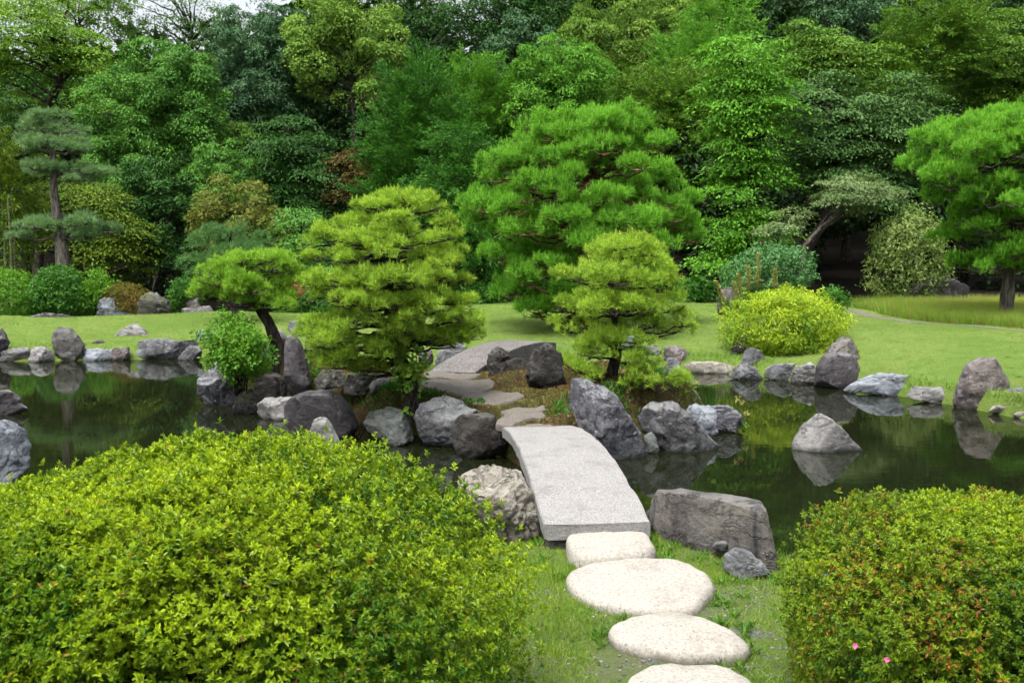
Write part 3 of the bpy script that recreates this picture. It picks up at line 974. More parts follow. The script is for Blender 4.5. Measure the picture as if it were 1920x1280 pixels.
R('dark stone behind the flower spikes beside the yellow shrub', [(1345, 580), (1352, 546), (1373, 538), (1385, 549), (1386, 582)], K['rust'], d=18.5, z=.4)
# ---- near bank
R('cream craggy boulder with deep cracks beside the near end of the slab bridge', [(857, 935), (860, 905), (879, 889), (910, 879), (953, 876), (973, 884), (996, 909), (1008, 944), (1021, 1010), (1005, 1024), (965, 1020), (920, 985)], K['cream'], d=5.75, z=.15, sub=6, rough=.075, cuts=5, crack=.045, depth=.8)
R('long flat-topped slab of brown and slate striped stone right of the bridge', [(1218, 985), (1222, 945), (1236, 922), (1280, 919), (1340, 925), (1405, 936), (1430, 943), (1440, 985), (1458, 1070), (1450, 1082), (1418, 1068), (1368, 1034), (1239, 1016)], K['brown'], d=5.35, z=.12, sub=6, e=.5, depth=.45, slope=-.75, cuts=3, rough=.022, sink=.1)
R('small pointed grey stone in front of the striped slab', [(1356, 1066), (1368, 1040), (1387, 1027), (1407, 1034), (1428, 1056), (1448, 1080), (1418, 1087), (1375, 1080)], K['grey'], d=5.0, z=.18)
R('tiny grey stone against the foot of the striped slab', [(1334, 1030), (1340, 1017), (1356, 1014), (1371, 1024), (1370, 1034)], K['grey'], d=5.3, z=.2, sub=3)
R('tiny dark stone tucked between the slab bridge and the striped slab', [(1205, 978), (1210, 958), (1221, 955), (1231, 966), (1232, 982)], K['black'], d=5.75, z=.2, sub=3)
# ================================================================ vegetation tools
t = NT('bark_grey')
v = t.objvec()
bv = t.mapv(v, (14, 14, 3))
c = t.mix(t.rng(t.noise(bv, 1.6, 6, .7), .35, .68), (.035, .028, .024), (.16, .14, .125))
M_BARK = t.done(t.princ(c, .95, .1, t.bump(t.noise(bv, 2.2, 6, .7), 1., .03)))
t = NT('bark_dark')
v = t.objvec()
bv = t.mapv(v, (20, 20, 6))
c = t.mix(t.rng(t.noise(bv, 1.6, 6, .7), .4, .72), (.018, .014, .012), (.085, .07, .06))
M_BARKD = t.done(t.princ(c, .95, .1, t.bump(t.noise(bv, 2.2, 6, .7), 1., .02)))
t = NT('bark_red_pine')
v = t.objvec()
bv = t.mapv(v, (9, 9, 4))
c = t.mix(t.rng(t.noise(bv, 1.6, 6, .7), .4, .7), (.05, .03, .022), (.27, .13, .08))
M_BARKR = t.done(t.princ(c, .95, .1, t.bump(t.noise(bv, 2.2, 6, .7), 1., .03)))


def needles(tip, ax, L, n, spread, width):
    """n needles round every shoot: thin triangles"""
    m = len(tip)
    ax = nrm(ax)
    a = np.repeat(ax, n, 0)
    p = np.repeat(tip, n, 0)
    r = randu(m * n)
    side = nrm(r - (r * a).sum(1, keepdims=True) * a)
    u = rng.uniform(0, 1, m * n)
    ang = np.radians(spread[0] + (spread[1] - spread[0]) * rng.uniform(0, 1, m * n) ** .8)
    d = a * np.cos(ang)[:, None] + side * np.sin(ang)[:, None]
    Ls = np.repeat(np.broadcast_to(L, (m,)), n) * rng.uniform(.7, 1.1, m * n)
    p = p - a * (u * .5 * Ls)[:, None]
    return p, d, randu(m * n), Ls, np.full(m * n, width)


def pine(label, trunk, pads, d, base_z, needleL, width, mat, bark, r0=.08, dens=1., n=22, name='pine_tree', group=None, fill=0, candle=.25, padz=.55, twig=1., nt=9, flat=1.,  spread=(14, 82), dj=.0):
    px = F / d
    tr = np.array([at(a, b, d) for a, b in trunk])
    tr[0, 2] = min(tr[0, 2], base_z)
    tr[:, 1] += fbm2(np.arange(len(tr)) * .6 + d, np.zeros(len(tr)), 8) * .1 * np.linspace(0, 1, len(tr))
    tr[0, 2] -= .12
    root = thing(name, label, 'pine tree', (tr[0, 0], tr[0, 1], base_z), group)
    tb = MB()
    tb.tube(tr, r0, r0 * .28, 26, 10, .01, .8, .35, .16)
    T = resample(tr, 60)
    tips, axs, cl = [], [], []
    for k, pd in enumerate(pads):
        cx, cy, rx, ry = pd[:4]
        off = pd[4] if len(pd) > 4 else rng.uniform(-.35, .25) * rx / px
        c = at(cx, cy, d + off)
        RX, RZ = rx / px * 1.1, ry / px * 1.2 * flat
        RY = RX * rng.uniform(.75, .95)
        # branch from the trunk to the pad, then fanned twigs
        foot = T[np.argmin(np.linalg.norm((T - c) * np.array([.6, .6, 1.3]) + np.array([0, 0, RZ * .8]), axis=1))]
        hub = c + np.array([0, 0, -.45 * RZ])
        mid = (foot + hub) / 2 + np.array([0, 0, -.25 * RZ + .02])
        br = r0 * .3 * min(1.2, (RX * px / 70) ** .5 + .2)
        tb.tube([foot, mid, hub], br * twig ** .5, br * .55 * twig, 9, 6, .08, 1, 0, .12)
        for q in range(nt):
            th = rng.uniform(0, 6.28)
            rr = rng.uniform(.55, .92)
            e = c + np.array([RX * rr * math.cos(th), RY * rr * math.sin(th), rng.uniform(-.45, .1) * RZ])
            m2 = (hub + e) / 2 + np.array([0, 0, rng.uniform(-.2, .1) * RZ])
            tb.tube([hub, m2, e], br * .5 * twig, br * .18 * twig, 7, 5, .1)
        area = RX * RY * math.pi * px * px / 1000.
        m = int((area * 15 + 45) * dens)
        ns = int(np.clip(area * .55, 4, 12))          # small rounded heads make up the pad
        vs = randu(ns * 3)
        vs[:, 2] = np.abs(vs[:, 2]) * .9
        vs = nrm(vs)[:ns] * rng.uniform(.5, .8, (ns, 1))
        si = rng.integers(0, ns, m)
        v = randu(m)
        v[:, 2] = np.abs(v[:, 2]) * np.where(rng.uniform(size=m) < .8, 1, -.6)
        v = nrm(v + .35 * vs[si])
        rad = np.where(rng.uniform(size=m) < .75, rng.uniform(.88, 1.04, m), rng.uniform(.3, .88, m))
        sr = .42 * rng.uniform(.8, 1.25, ns)[si]
        p = c + (vs[si] + v * (sr * rad)[:, None]) * np.array([RX, RY, RZ * 1.05]) + np.array([0, 0, -.18 * RZ])
        p[:, 2] += (v[:, 2] * sr * rad) * (.35 * RX - RZ * .42)
        ax = v * np.array([1, 1, .6]) * .85 + np.array([0, 0, padz + .15]) + rng.normal(size=(m, 3)) * .2
        tips.append(p)
        axs.append(ax)
        cl.append(rng.uniform(0, 1, ns)[si] * .6 + rng.uniform(0, .4))
    tips, axs, cl = np.vstack(tips), np.vstack(axs), np.concatenate(cl)
    cl = np.clip(cl * .6 + .2 + rng.normal(size=len(cl)) * .3, 0, 1)
    P, D, N, L, W = needles(tips, axs, needleL, n, spread, width)
    # upright young candles
    q = rng.uniform(size=len(tips)) < candle
    q &= axs[:, 2] > .4
    P2, D2, N2, L2, W2 = needles(tips[q] + nrm(axs[q]) * needleL * .25, np.array([0, 0, 1.]) + axs[q] * .35, needleL * .75, 9, (2, 17), width * 1.1)
    tb.build('trunk', bark, root)
    leafobj('foliage', np.vstack([P, P2]), np.vstack([D, D2]), np.vstack([N, N2]), np.concatenate([L, L2]), np.concatenate([W, W2]), mat, root,
            cl=np.concatenate([np.repeat(cl, n), np.full(len(P2), 1.)]), rnd=np.concatenate([rng.uniform(0, 1, len(P)), rng.uniform(.6, 1., len(P2))]), tmpl=TRI)
    return root


def pads_in(poly, d, depth, n, rx, ry, seed=1, lo=.5):
    """many small pads scattered through the body of a crown given by its outline"""
    lr = np.random.default_rng(seed)
    xz, x0 = planar(poly, d)
    v = nrm(lr.normal(size=(n * 3, 3)))
    v = v[(v[:, 1] < .35) | (lr.uniform(size=n * 3) < .5)][:n]
    p = inflate(xz, v, depth, 1.0)
    c = np.array([.5 * (xz[:, 0].max() + xz[:, 0].min()), 0, .5 * (xz[:, 1].max() + xz[:, 1].min())])
    p = c + (p - c) * np.where(lr.uniform(size=n) < .7, lr.uniform(.82, .95, n), lr.uniform(lo, .8, n))[:, None]
    out = []
    for q in p:
        dd = d + q[1]
        v_ = (q[2] - CAMH) / dd
        out.append((960 + q[0] / dd * F, 450 - v_ * F * 1.0, lr.uniform(*rx), lr.uniform(*ry), q[1]))
    return out


def blob_clumps(blobs, d, per, back=.45):
    """clump centres over the crown lobes, mostly on their outside"""
    px = F / d
    out = []
    for b in blobs:
        cx, cy, rx, ry = b[:4]
        dd = d + (b[4] if len(b) > 4 else 0)
        dep = b[5] if len(b) > 5 else .8
        R = np.array([rx / px, rx / px * dep, ry / px])
        m = max(6, int(per * math.pi * rx * ry / 1000.))
        v = randu(m * 4)
        keep = (rng.uniform(size=len(v)) < np.where(v[:, 1] > .25, back, 1)) & (rng.uniform(size=len(v)) < np.where(v[:, 2] < -.55, .5, 1))
        v = v[keep][:m]
        inner = rng.uniform(size=len(v)) < .28
        rad = np.where(inner, rng.uniform(.3, .75, len(v)), rng.uniform(.84, 1.06, len(v)))
        c = at(cx, cy, dd) + v * R * rad[:, None] * (1 + .12 * fbm(v * 2 + cx, 3, 2))[:, None]
        out.append((c, v))
    return np.vstack([o[0] for o in out]), np.vstack([o[1] for o in out])


def crown_leaves(style, c, v, rc, per):
    """leaf positions / directions / normals round clump centres"""
    k = len(c)
    m = k * per
    C = np.repeat(c, per, 0)
    V = np.repeat(v, per, 0)
    cid = np.repeat(rng.uniform(0, 1, k), per)
    RC = np.repeat(rc * rng.uniform(.65, 1.3, k), per)[:, None]
    up = np.array([0, 0, 1.])
    if style == 'cloud':      # rounded leaf heads, leaves hanging outward
        u = nrm(rng.normal(size=(m, 3)) + .7 * V + .75 * up)
        p = C + u * RC * rng.uniform(.6, 1.05, (m, 1)) ** .7 * np.array([1, 1, .85])
        n = nrm(u + .4 * up + .22 * rng.normal(size=(m, 3)))
        f = u * np.array([1, 1, .1]) + .7 * rng.normal(size=(m, 3)) - .5 * up
    elif style == 'layer':    # flat sprays of maple, stacked
        a = rng.normal(size=(m, 2)) * .55
        h = V.copy()
        h[:, 2] = 0
        h = nrm(h + 1e-3)
        p = C + np.concatenate([a, np.zeros((m, 1))], 1) * RC * 1.25
        r2 = (a ** 2).sum(1, keepdims=True)
        tl = np.repeat(rng.uniform(.05, .6, (k, 1)), per, 0)
        p = p - up * tl * (np.concatenate([a, np.zeros((m, 1))], 1) * h).sum(1, keepdims=True) * RC
        p = p + up * (-.22 * r2 + rng.normal(size=(m, 1)) * .1) * RC - h * 0
        n = nrm(up + .25 * rng.normal(size=(m, 3)) + (.2 + tl) * h)
        f = np.concatenate([a, np.full((m, 1), -.35)], 1) + .45 * rng.normal(size=(m, 3)) + .35 * h
    else:                     # feather: upward fronds of cypress / cedar
        if style == 'feather':
            ax = nrm(v * np.array([1, 1, .35]) * .8 + .75 * up + .22 * rng.normal(size=(k, 3)))
        else:                 # 'weep': drooping sprays
            ax = nrm(v * np.array([1, 1, .2]) + .12 * up + .3 * rng.normal(size=(k, 3)))
        A = np.repeat(ax, per, 0)
        sd = nrm(np.cross(A, V + .3 * rng.normal(size=(m, 3))))
        s = rng.uniform(-.55, 1., (m, 1))
        wd = (1 - np.clip(s, 0, 1)) * .42 + .05
        lat = rng.normal(size=(m, 1))
        p = C + A * s * RC * 1.7 + sd * lat * wd * RC + rng.normal(size=(m, 3)) * .09 * RC - up * (.25 * np.clip(s, 0, 1) ** 2 * RC)
        f = A + sd * np.sign(lat) * .55 + .25 * rng.normal(size=(m, 3)) - up * .15
        n = rng.normal(size=(m, 3)) + .6 * up + .4 * V
    return p, f, n, cid


def tree(label, blobs, d, style, mat, base=None, L=.12, W=.055, K=1.0, rc=None, per=26, bark=None, r0=.14, name='broadleaf_tree', cat='tree', group=None, limbs=5, trunkpts=None, back=.45, odd=None, tz=None):
    px = F / d
    B = np.array([b[:4] for b in blobs], float)
    if base is None:
        base = (B[:, 0].mean(), d)
    bx, bd = base
    x = (bx - 960) / F * bd
    z0 = float(far_z(np.array([x]), np.array([bd]))[0]) if tz is None else tz
    root = thing(name, label, cat, (x, bd, z0), group)
    area = sum(math.pi * b[2] * b[3] for b in blobs) / px ** 2
    if rc is None:
        rc = .3
    nleaf = K * area * 4.4 / (.5 * L * W)
    kk = max(12, 1.25 * area * 3.4 / (math.pi * rc * rc) * {'cloud': 1., 'layer': 1.25}.get(style, 1.9))
    per = max(6, int(nleaf / kk))
    tot_px = sum(math.pi * b[2] * b[3] for b in blobs) / 1000.
    c, v = blob_clumps(blobs, d, kk / tot_px, back)
    p, f, n, cid = crown_leaves(style, c, v, rc, per)
    tb = MB()
    top = at(B[:, 0].mean(), B[:, 1].min() + .35 * B[np.argmin(B[:, 1]), 3], d)
    if trunkpts is None:
        bp = np.array([x, bd, z0 - .15])
        mid = (bp + top) / 2 + np.array([rng.uniform(-.25, .25), .1, 0])
        tb.tube([bp, mid, top], r0, r0 * .2, 16, 8, .02, .9, .5, .12)
        T = resample([bp, mid, top], 30)
    else:
        T = resample([at(a, b, bd) for a, b in trunkpts], 30)
        T[0, 2] = min(T[0, 2], z0 - .1)
        tb.tube(T, r0, r0 * .3, 24, 9, .015, .9, .4, .12)
    pick = rng.choice(len(c), min(len(c), limbs * len(blobs) + 4), replace=False)
    for i in pick:
        e = c[i]
        hgt = np.clip(e[2] - .45 * np.hypot(e[0] - T[0, 0], e[1] - T[0, 1]), T[0, 2] + .3, T[-1, 2])
        ft = T[np.argmin(np.abs(T[:, 2] - hgt))]
        tb.tube([ft, (ft + e) / 2 + np.array([0, 0, .12 * np.linalg.norm(e - ft)]), e], r0 * .32, r0 * .07, 10, 5, .06)
    tb.build('trunk', bark or M_BARKD, root)
    s = rng.uniform(.5, 1.3, len(p))
    leafobj('crown', p, f, n, L * s, W * s, mat, root, cl=cid)
    return root


def shrub(label, poly, d, depth, mat, L, W, n, lump=.12, lf=2.6, name='shrub', cat='shrub', base_z=None, style='leaf', tuft=5, inner=.3, up=.5, odd=0., group=None, twigs=10, e=.9, tmpl=DIA, spike=.0, oddblob=None):
    """clipped or loose bush filling a photo outline; leaves on a lumpy, rounded body with real depth"""
    P = np.asarray(poly, float)
    xz, x0 = planar(P, d)
    c = .5 * (xz.max(0) + xz.min(0))
    wm = np.ptp(xz[:, 0])
    z0 = xz[:, 1].min() if base_z is None else base_z
    root = thing(name, label, cat, (c[0], d, z0), group)
    m = n // tuft
    v = randu(m)
    v = v[(v[:, 1] < .3) | (rng.uniform(size=m) < .5)]
    m = len(v)
    body = lambda q: inflate(xz, q, depth, e)
    ce = np.array([c[0], 0, c[1]])
    B = body(v) - ce
    lm = 1 + lump * fbm(v * lf + c[0] * 3, 5, 3)
    ins = rng.uniform(size=m) < inner
    rad = np.where(ins, rng.uniform(.55, .88, m), rng.uniform(.88, 1.03, m)) * lm
    if spike:
        sp = rng.uniform(size=m) < .045
        rad = np.where(sp & ~ins, rad + rng.uniform(0, spike, m), rad)
    p = B * rad[:, None] + ce
    p[:, 1] += d
    keep = p[:, 2] > z0 - .02
    p, v, ins, B = p[keep], v[keep], ins[keep], B[keep]
    m = len(p)
    hw = np.array([wm / 2, depth, np.ptp(xz[:, 1]) / 2])
    nor = nrm(B / hw ** 2)
    ax = nrm(nor + up * np.array([0, 0, 1]) + .35 * rng.normal(size=(m, 3)))
    A = np.repeat(ax, tuft, 0)
    r = randu(m * tuft)
    side = nrm(r - (r * A).sum(1, keepdims=True) * A)
    cl = np.repeat(np.clip(.5 + .5 * fbm(p * 3.0, 7, 2) + .25 * rng.normal(size=m), 0, 1), tuft)
    if style == 'rosette':
        k = np.tile(np.arange(tuft), m)
        tq = k / (tuft - 1)                       # 0 = old outer leaf, 1 = young centre leaf
        ang = np.radians(82 - 64 * tq + rng.normal(size=m * tuft) * 12)
        f = A * np.cos(ang)[:, None] + side * np.sin(ang)[:, None]
        nn = A * np.sin(ang)[:, None] - side * np.cos(ang)[:, None] + .25 * rng.normal(size=(m * tuft, 3))
        sc = np.repeat(rng.uniform(.75, 1.2, m), tuft) * (1.08 - .3 * tq)
        pos = np.repeat(p, tuft, 0) + A * ((tq - .4) * L * .75)[:, None]
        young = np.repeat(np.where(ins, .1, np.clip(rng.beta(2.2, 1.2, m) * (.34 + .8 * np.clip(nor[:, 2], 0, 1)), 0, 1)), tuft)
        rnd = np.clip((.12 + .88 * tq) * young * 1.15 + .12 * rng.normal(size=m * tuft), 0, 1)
        od = (rng.uniform(size=m * tuft) < odd * .35).astype(float)
        if oddblob is not None:
            hot = np.repeat(fbm(p * 7.5, 31, 2) * oddblob[1] + oddblob[0] * np.exp(-(((p - oddblob[2]) / oddblob[3]) ** 2).sum(1)), tuft)
            od = np.maximum(od, ((rng.uniform(size=m * tuft) < np.clip(hot, 0, .85))).astype(float))
    else:
        f = side + .55 * A + .3 * rng.normal(size=(m * tuft, 3))
        nn = A + .45 * rng.normal(size=(m * tuft, 3))
        sc = rng.uniform(.65, 1.25, m * tuft)
        pos = np.repeat(p, tuft, 0) + rng.normal(size=(m * tuft, 3)) * L * .55
        rnd = rng.uniform(0, 1, m * tuft)
        od = (rng.uniform(size=m * tuft) < odd).astype(float)
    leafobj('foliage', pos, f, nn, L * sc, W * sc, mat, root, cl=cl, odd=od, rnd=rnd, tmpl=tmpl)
    tb = MB()
    for q in range(twigs):
        i = rng.integers(m)
        e0 = np.array([c[0] + rng.normal() * wm * .06, d + rng.normal() * depth * .1, z0 - .05])
        e1 = (p[i] - np.array([c[0], d, z0])) * .9 + np.array([c[0], d, z0])
        tb.tube([e0, (e0 + e1) / 2 + rng.normal(size=3) * .03 * wm + np.array([0, 0, .05 * wm]), e1], .012 * wm ** .5 + .003, .003, 9, 5, .06)
    tb.build('stems', M_BARKD, root)
    return root, p, ax
# ================================================================ leaf colours
LM = leaf_mat
G_FRESH = LM('leaf_fresh_green', (0.055, 0.154, 0.015), (0.202, 0.353, 0.026), trans=0.30, spec=.15)
G_BRIGHT = LM('leaf_bright_maple', (.055, .18, .014), (.16, .38, .03), trans=0.32, spec=.15)
G_MID = LM('leaf_mid_green', (0.047, 0.147, 0.021), (0.132, 0.307, 0.044), trans=0.25, spec=.15)
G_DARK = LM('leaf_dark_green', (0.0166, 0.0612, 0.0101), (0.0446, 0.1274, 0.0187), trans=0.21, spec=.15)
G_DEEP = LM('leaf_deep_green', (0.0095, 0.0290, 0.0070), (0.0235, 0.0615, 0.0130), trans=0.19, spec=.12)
G_BLUE = LM('leaf_blue_green', (0.0263, 0.0867, 0.0314), (0.0790, 0.1700, 0.0629), trans=0.19, spec=.25)
G_CAMPH = LM('leaf_camphor', (0.093, 0.200, 0.026), (0.264, 0.415, 0.066), trans=0.29, spec=.15)
G_OLIVE = LM('leaf_olive', (0.0467, 0.1309, 0.0119), (0.1454, 0.2610, 0.0247), trans=0.26, spec=.15)
G_CYP = LM('leaf_cypress', (0.0261, 0.1017, 0.0135), (0.0792, 0.2214, 0.0261), trans=0.21, spec=.12)
G_CYPL = LM('leaf_light_cypress', (0.051, 0.175, 0.017), (0.166, 0.369, 0.036), trans=0.26, spec=.12)
G_GREY = LM('leaf_grey_green', (0.0365, 0.1045, 0.0221), (0.0986, 0.1887, 0.0476), trans=0.22, spec=.15)
G_PALE = LM('leaf_pale_silk', (0.0870, 0.1620, 0.0555), (0.1980, 0.2647, 0.0990), trans=0.25, spec=.15)
G_BRONZE = LM('leaf_bronze', (.05, .042, .01), (.15, .11, .028), trans=0.29, spec=.15)
G_BROLIVE = LM('leaf_brown_olive', (0.077, 0.123, 0.018), (0.217, 0.230, 0.041), trans=0.25, spec=.15)
G_YELL = LM('leaf_yellow_green_maple', (0.0504, 0.1217, 0.0101), (0.1678, 0.2326, 0.0187), trans=0.30, spec=.15)
N_YEL = LM('needle_yellow_green', (.085, .19, .02), (.48, .68, .07), trans=.42, rough=.5, spec=.2)
N_GRN = LM('needle_bright_green', (.035, .14, .014), (.26, .58, .05), trans=.42, rough=.5, spec=.2)
N_MID = LM('needle_mid_green', (.04, .12, .035), (.15, .30, .09), trans=.42, rough=.5, spec=.2)
N_GRY = LM('needle_grey_green', (.07, .15, .06), (.24, .4, .17), trans=.42, rough=.5, spec=.2)
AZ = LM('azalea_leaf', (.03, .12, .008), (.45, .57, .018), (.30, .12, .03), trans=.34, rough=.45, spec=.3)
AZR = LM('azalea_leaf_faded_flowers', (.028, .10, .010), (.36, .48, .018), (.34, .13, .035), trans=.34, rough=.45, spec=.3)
S_GOLD = LM('euonymus_gold', (.05, .18, .010), (.42, .53, .03), trans=.33, rw=.4, cw=.75)
S_GREEN = LM('shrub_green', (.024, .10, .012), (.08, .22, .022), trans=.33, spec=.2)
S_LIME = LM('shrub_lime', (.05, .17, .012), (.15, .32, .022), trans=.38, spec=.2)
S_ORNG = LM('shrub_orange_tips', (.05, .085, .010), (.26, .16, .018), trans=.33)
S_RED = LM('shrub_red', (.14, .035, .02), (.3, .09, .04), trans=.3)
S_WEED = LM('weed_green', (.06, .16, .015), (.17, .31, .03), trans=.4)
S_SEED = LM('seed_spike', (.3, .31, .09), (.6, .47, .22), trans=.3)
GR_NEAR = LM('grass_blade', (.085, .19, .016), (.26, .38, .035), (.3, .25, .1), trans=.38)
GR_LAWN = LM('lawn_blade', (.12, .23, .032), (.235, .36, .06), (.27, .24, .07), trans=.33)
GR_TALL = LM('meadow_blade', (.15, .33, .025), (.46, .50, .12), (.45, .30, .14), trans=.5)
MOSSB = LM('moss_tuft', (.08, .085, .014), (.19, .18, .03), (.14, .085, .03), trans=.2)

# ================================================================ the wood behind, far to near
# far-off wood: one leafy mass closing the view between the trunks
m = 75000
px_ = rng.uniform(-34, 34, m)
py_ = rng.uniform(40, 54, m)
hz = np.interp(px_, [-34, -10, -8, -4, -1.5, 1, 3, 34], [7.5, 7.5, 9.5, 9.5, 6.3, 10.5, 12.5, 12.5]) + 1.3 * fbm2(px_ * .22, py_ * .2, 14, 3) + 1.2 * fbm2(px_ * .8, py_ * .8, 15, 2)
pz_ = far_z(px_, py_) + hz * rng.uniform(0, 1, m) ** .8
# unseen ring of wood, sides and behind the viewer, added to cut low skylight
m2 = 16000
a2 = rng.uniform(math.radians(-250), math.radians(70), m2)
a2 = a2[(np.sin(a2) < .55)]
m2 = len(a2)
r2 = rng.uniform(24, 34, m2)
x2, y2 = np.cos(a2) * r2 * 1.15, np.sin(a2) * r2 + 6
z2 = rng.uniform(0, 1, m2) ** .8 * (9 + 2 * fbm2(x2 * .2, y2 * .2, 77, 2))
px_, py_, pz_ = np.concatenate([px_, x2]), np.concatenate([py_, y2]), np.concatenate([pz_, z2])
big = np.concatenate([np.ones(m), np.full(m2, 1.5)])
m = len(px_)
leafobj('distant_wood_and_fill_blocker', np.stack([px_, py_, pz_], 1), rng.normal(size=(m, 3)), rng.normal(size=(m, 3)) + np.array([0, -.4, .7]), big * rng.uniform(.45, .9, m), big * rng.uniform(.25, .5, m), G_DEEP, cl=np.clip(.5 + .6 * fbm2(px_ * .5, pz_ * .6, 3), 0, 1))
tag(bpy.data.objects['distant_wood_and_fill_blocker'], 'dark mass of distant woodland closing the view, with an unseen ring added to cut fill light', None, None, 'stuff')

# dark understory trees that shut the gaps low down
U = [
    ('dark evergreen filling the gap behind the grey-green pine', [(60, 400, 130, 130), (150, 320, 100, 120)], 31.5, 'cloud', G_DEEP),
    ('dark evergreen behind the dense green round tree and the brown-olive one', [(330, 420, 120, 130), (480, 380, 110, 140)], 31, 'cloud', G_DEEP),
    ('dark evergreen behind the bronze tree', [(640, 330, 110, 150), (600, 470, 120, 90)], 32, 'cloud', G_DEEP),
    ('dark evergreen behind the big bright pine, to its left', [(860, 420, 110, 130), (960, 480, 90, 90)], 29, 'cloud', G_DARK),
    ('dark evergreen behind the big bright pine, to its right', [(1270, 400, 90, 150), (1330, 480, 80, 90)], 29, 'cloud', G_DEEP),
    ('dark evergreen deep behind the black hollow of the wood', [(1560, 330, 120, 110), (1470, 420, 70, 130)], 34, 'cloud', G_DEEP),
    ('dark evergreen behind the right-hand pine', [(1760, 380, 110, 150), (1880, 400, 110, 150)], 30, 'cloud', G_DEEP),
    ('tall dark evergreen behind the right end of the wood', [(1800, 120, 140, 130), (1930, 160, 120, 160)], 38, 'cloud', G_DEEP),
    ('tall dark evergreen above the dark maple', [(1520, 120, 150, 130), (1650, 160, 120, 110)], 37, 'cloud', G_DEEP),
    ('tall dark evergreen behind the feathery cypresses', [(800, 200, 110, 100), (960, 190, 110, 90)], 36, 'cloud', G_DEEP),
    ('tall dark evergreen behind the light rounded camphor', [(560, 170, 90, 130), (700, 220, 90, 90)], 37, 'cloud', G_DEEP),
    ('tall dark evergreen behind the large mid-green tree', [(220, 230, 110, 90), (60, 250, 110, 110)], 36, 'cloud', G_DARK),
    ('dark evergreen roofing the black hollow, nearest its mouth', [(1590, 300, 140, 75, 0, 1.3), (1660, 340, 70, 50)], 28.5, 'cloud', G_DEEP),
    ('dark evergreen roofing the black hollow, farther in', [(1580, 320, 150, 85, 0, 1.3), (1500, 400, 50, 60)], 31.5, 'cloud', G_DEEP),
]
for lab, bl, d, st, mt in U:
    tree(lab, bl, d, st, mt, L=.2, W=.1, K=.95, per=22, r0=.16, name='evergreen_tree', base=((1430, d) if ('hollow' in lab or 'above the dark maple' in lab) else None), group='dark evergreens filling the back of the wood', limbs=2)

# skyline trees
tree('thin-leaved tree with bare branches showing against the sky', [(320, 35, 105, 75), (400, 70, 60, 60)], 39, 'layer', G_GREY, L=0.129, W=0.052, K=.34, r0=.13, limbs=16, rc=.5)
tree('light green airy tree on the skyline, left of the one with bare branches', [(185, 50, 80, 80), (110, 10, 90, 50)], 38, 'cloud', G_OLIVE, L=0.129, W=0.052, K=.6, limbs=6)
tree('dark sparse tree on the skyline with sky holes, right of the light camphor', [(760, 50, 70, 70), (850, 40, 60, 60), (800, 100, 80, 40)], 39, 'layer', G_DARK, L=0.138, W=0.060, K=.55, limbs=10, rc=.6)
tree('dark broad tree leaning over the top middle with a bare grey limb', [(930, 30, 90, 60), (1010, 20, 80, 60), (920, 90, 50, 40)], 37, 'cloud', G_DARK, L=0.138, W=0.060, K=.95, limbs=8)
tree('tall light green tree at the very top between the two camphors', [(690, -20, 150, 50), (860, -25, 90, 40)], 40, 'cloud', G_OLIVE, L=0.138, W=0.060, K=.7)
tree('large pale camphor at the top, right of the middle', [(1180, 55, 110, 70), (1110, 90, 60, 50), (1260, 40, 80, 60), (1200, 120, 100, 45)], 36, 'cloud', G_CAMPH, L=0.103, W=0.043, K=1.1, rc=.42)
tree('spruce-like pale tree with horizontal tips at the top right of the camphor', [(1350, 50, 60, 55), (1320, 95, 70, 35)], 34, 'weep', G_CYPL, L=0.138, W=0.043, K=1.0)
tree('bluish rounded tree at the top above the dark maple', [(1600, 30, 75, 55), (1570, 70, 50, 30)], 35, 'cloud', G_BLUE, L=0.120, W=0.060, K=1.0)
tree('olive feathery tree at the top right with a rusty patch', [(1740, 80, 80, 80), (1690, 150, 60, 60), (1800, 60, 60, 70)], 31, 'weep', G_OLIVE, L=0.112, W=0.043, K=1.15)
tree('olive-green tree at the top right corner', [(1870, 110, 90, 90), (1920, 190, 80, 90), (1840, 200, 70, 70)], 32, 'layer', G_OLIVE, L=0.112, W=0.047, K=1.2)
tree('tall fresh green tree with dark forked trunks at the top left', [(60, 60, 110, 70), (150, 120, 70, 60), (10, 140, 60, 70), (190, 190, 50, 45)], 30, 'layer', G_FRESH, L=0.112, W=0.052, K=1.05, r0=.13, limbs=9, rc=.45, trunkpts=[(70, 540), (78, 380), (85, 240), (125, 130), (120, 40)])
tree('dark-trunked shaded tree below the fresh green crown at the left edge', [(15, 230, 60, 55), (90, 250, 50, 40)], 33, 'layer', G_DARK, L=0.120, W=0.052, K=.9, limbs=6)

# middle rows
tree('dark blue-green domed evergreen, smooth and dense', [(488, 130, 88, 110), (520, 190, 70, 90), (445, 200, 50, 80), (560, 110, 50, 70)], 32, 'cloud', G_BLUE, L=0.095, W=0.043, K=1.35, rc=.32)
tree('light yellow-green camphor with drooping rounded heads', [(610, 55, 60, 55), (680, 85, 70, 50), (725, 125, 40, 40), (590, 120, 45, 60), (650, 30, 80, 40), (690, 170, 50, 40)], 31, 'cloud', G_CAMPH, L=0.095, W=0.043, K=1.15, rc=.4)
tree('large mid-green tree with bubbly rounded heads', [(290, 160, 85, 70), (350, 150, 50, 50), (230, 220, 70, 75), (330, 250, 80, 80), (270, 310, 90, 70), (380, 210, 40, 60), (200, 300, 50, 60)], 28, 'cloud', G_MID, L=0.086, W=0.039, K=1.3, rc=.34)
tree('feathery dark cypress with upswept shoots, left of the middle', [(790, 200, 60, 80), (770, 280, 80, 80), (745, 350, 65, 50), (820, 260, 60, 80), (790, 420, 90, 70)], 25.5, 'feather', G_CYP, L=0.103, W=0.030, K=1.35, rc=.34, name='cypress_tree')
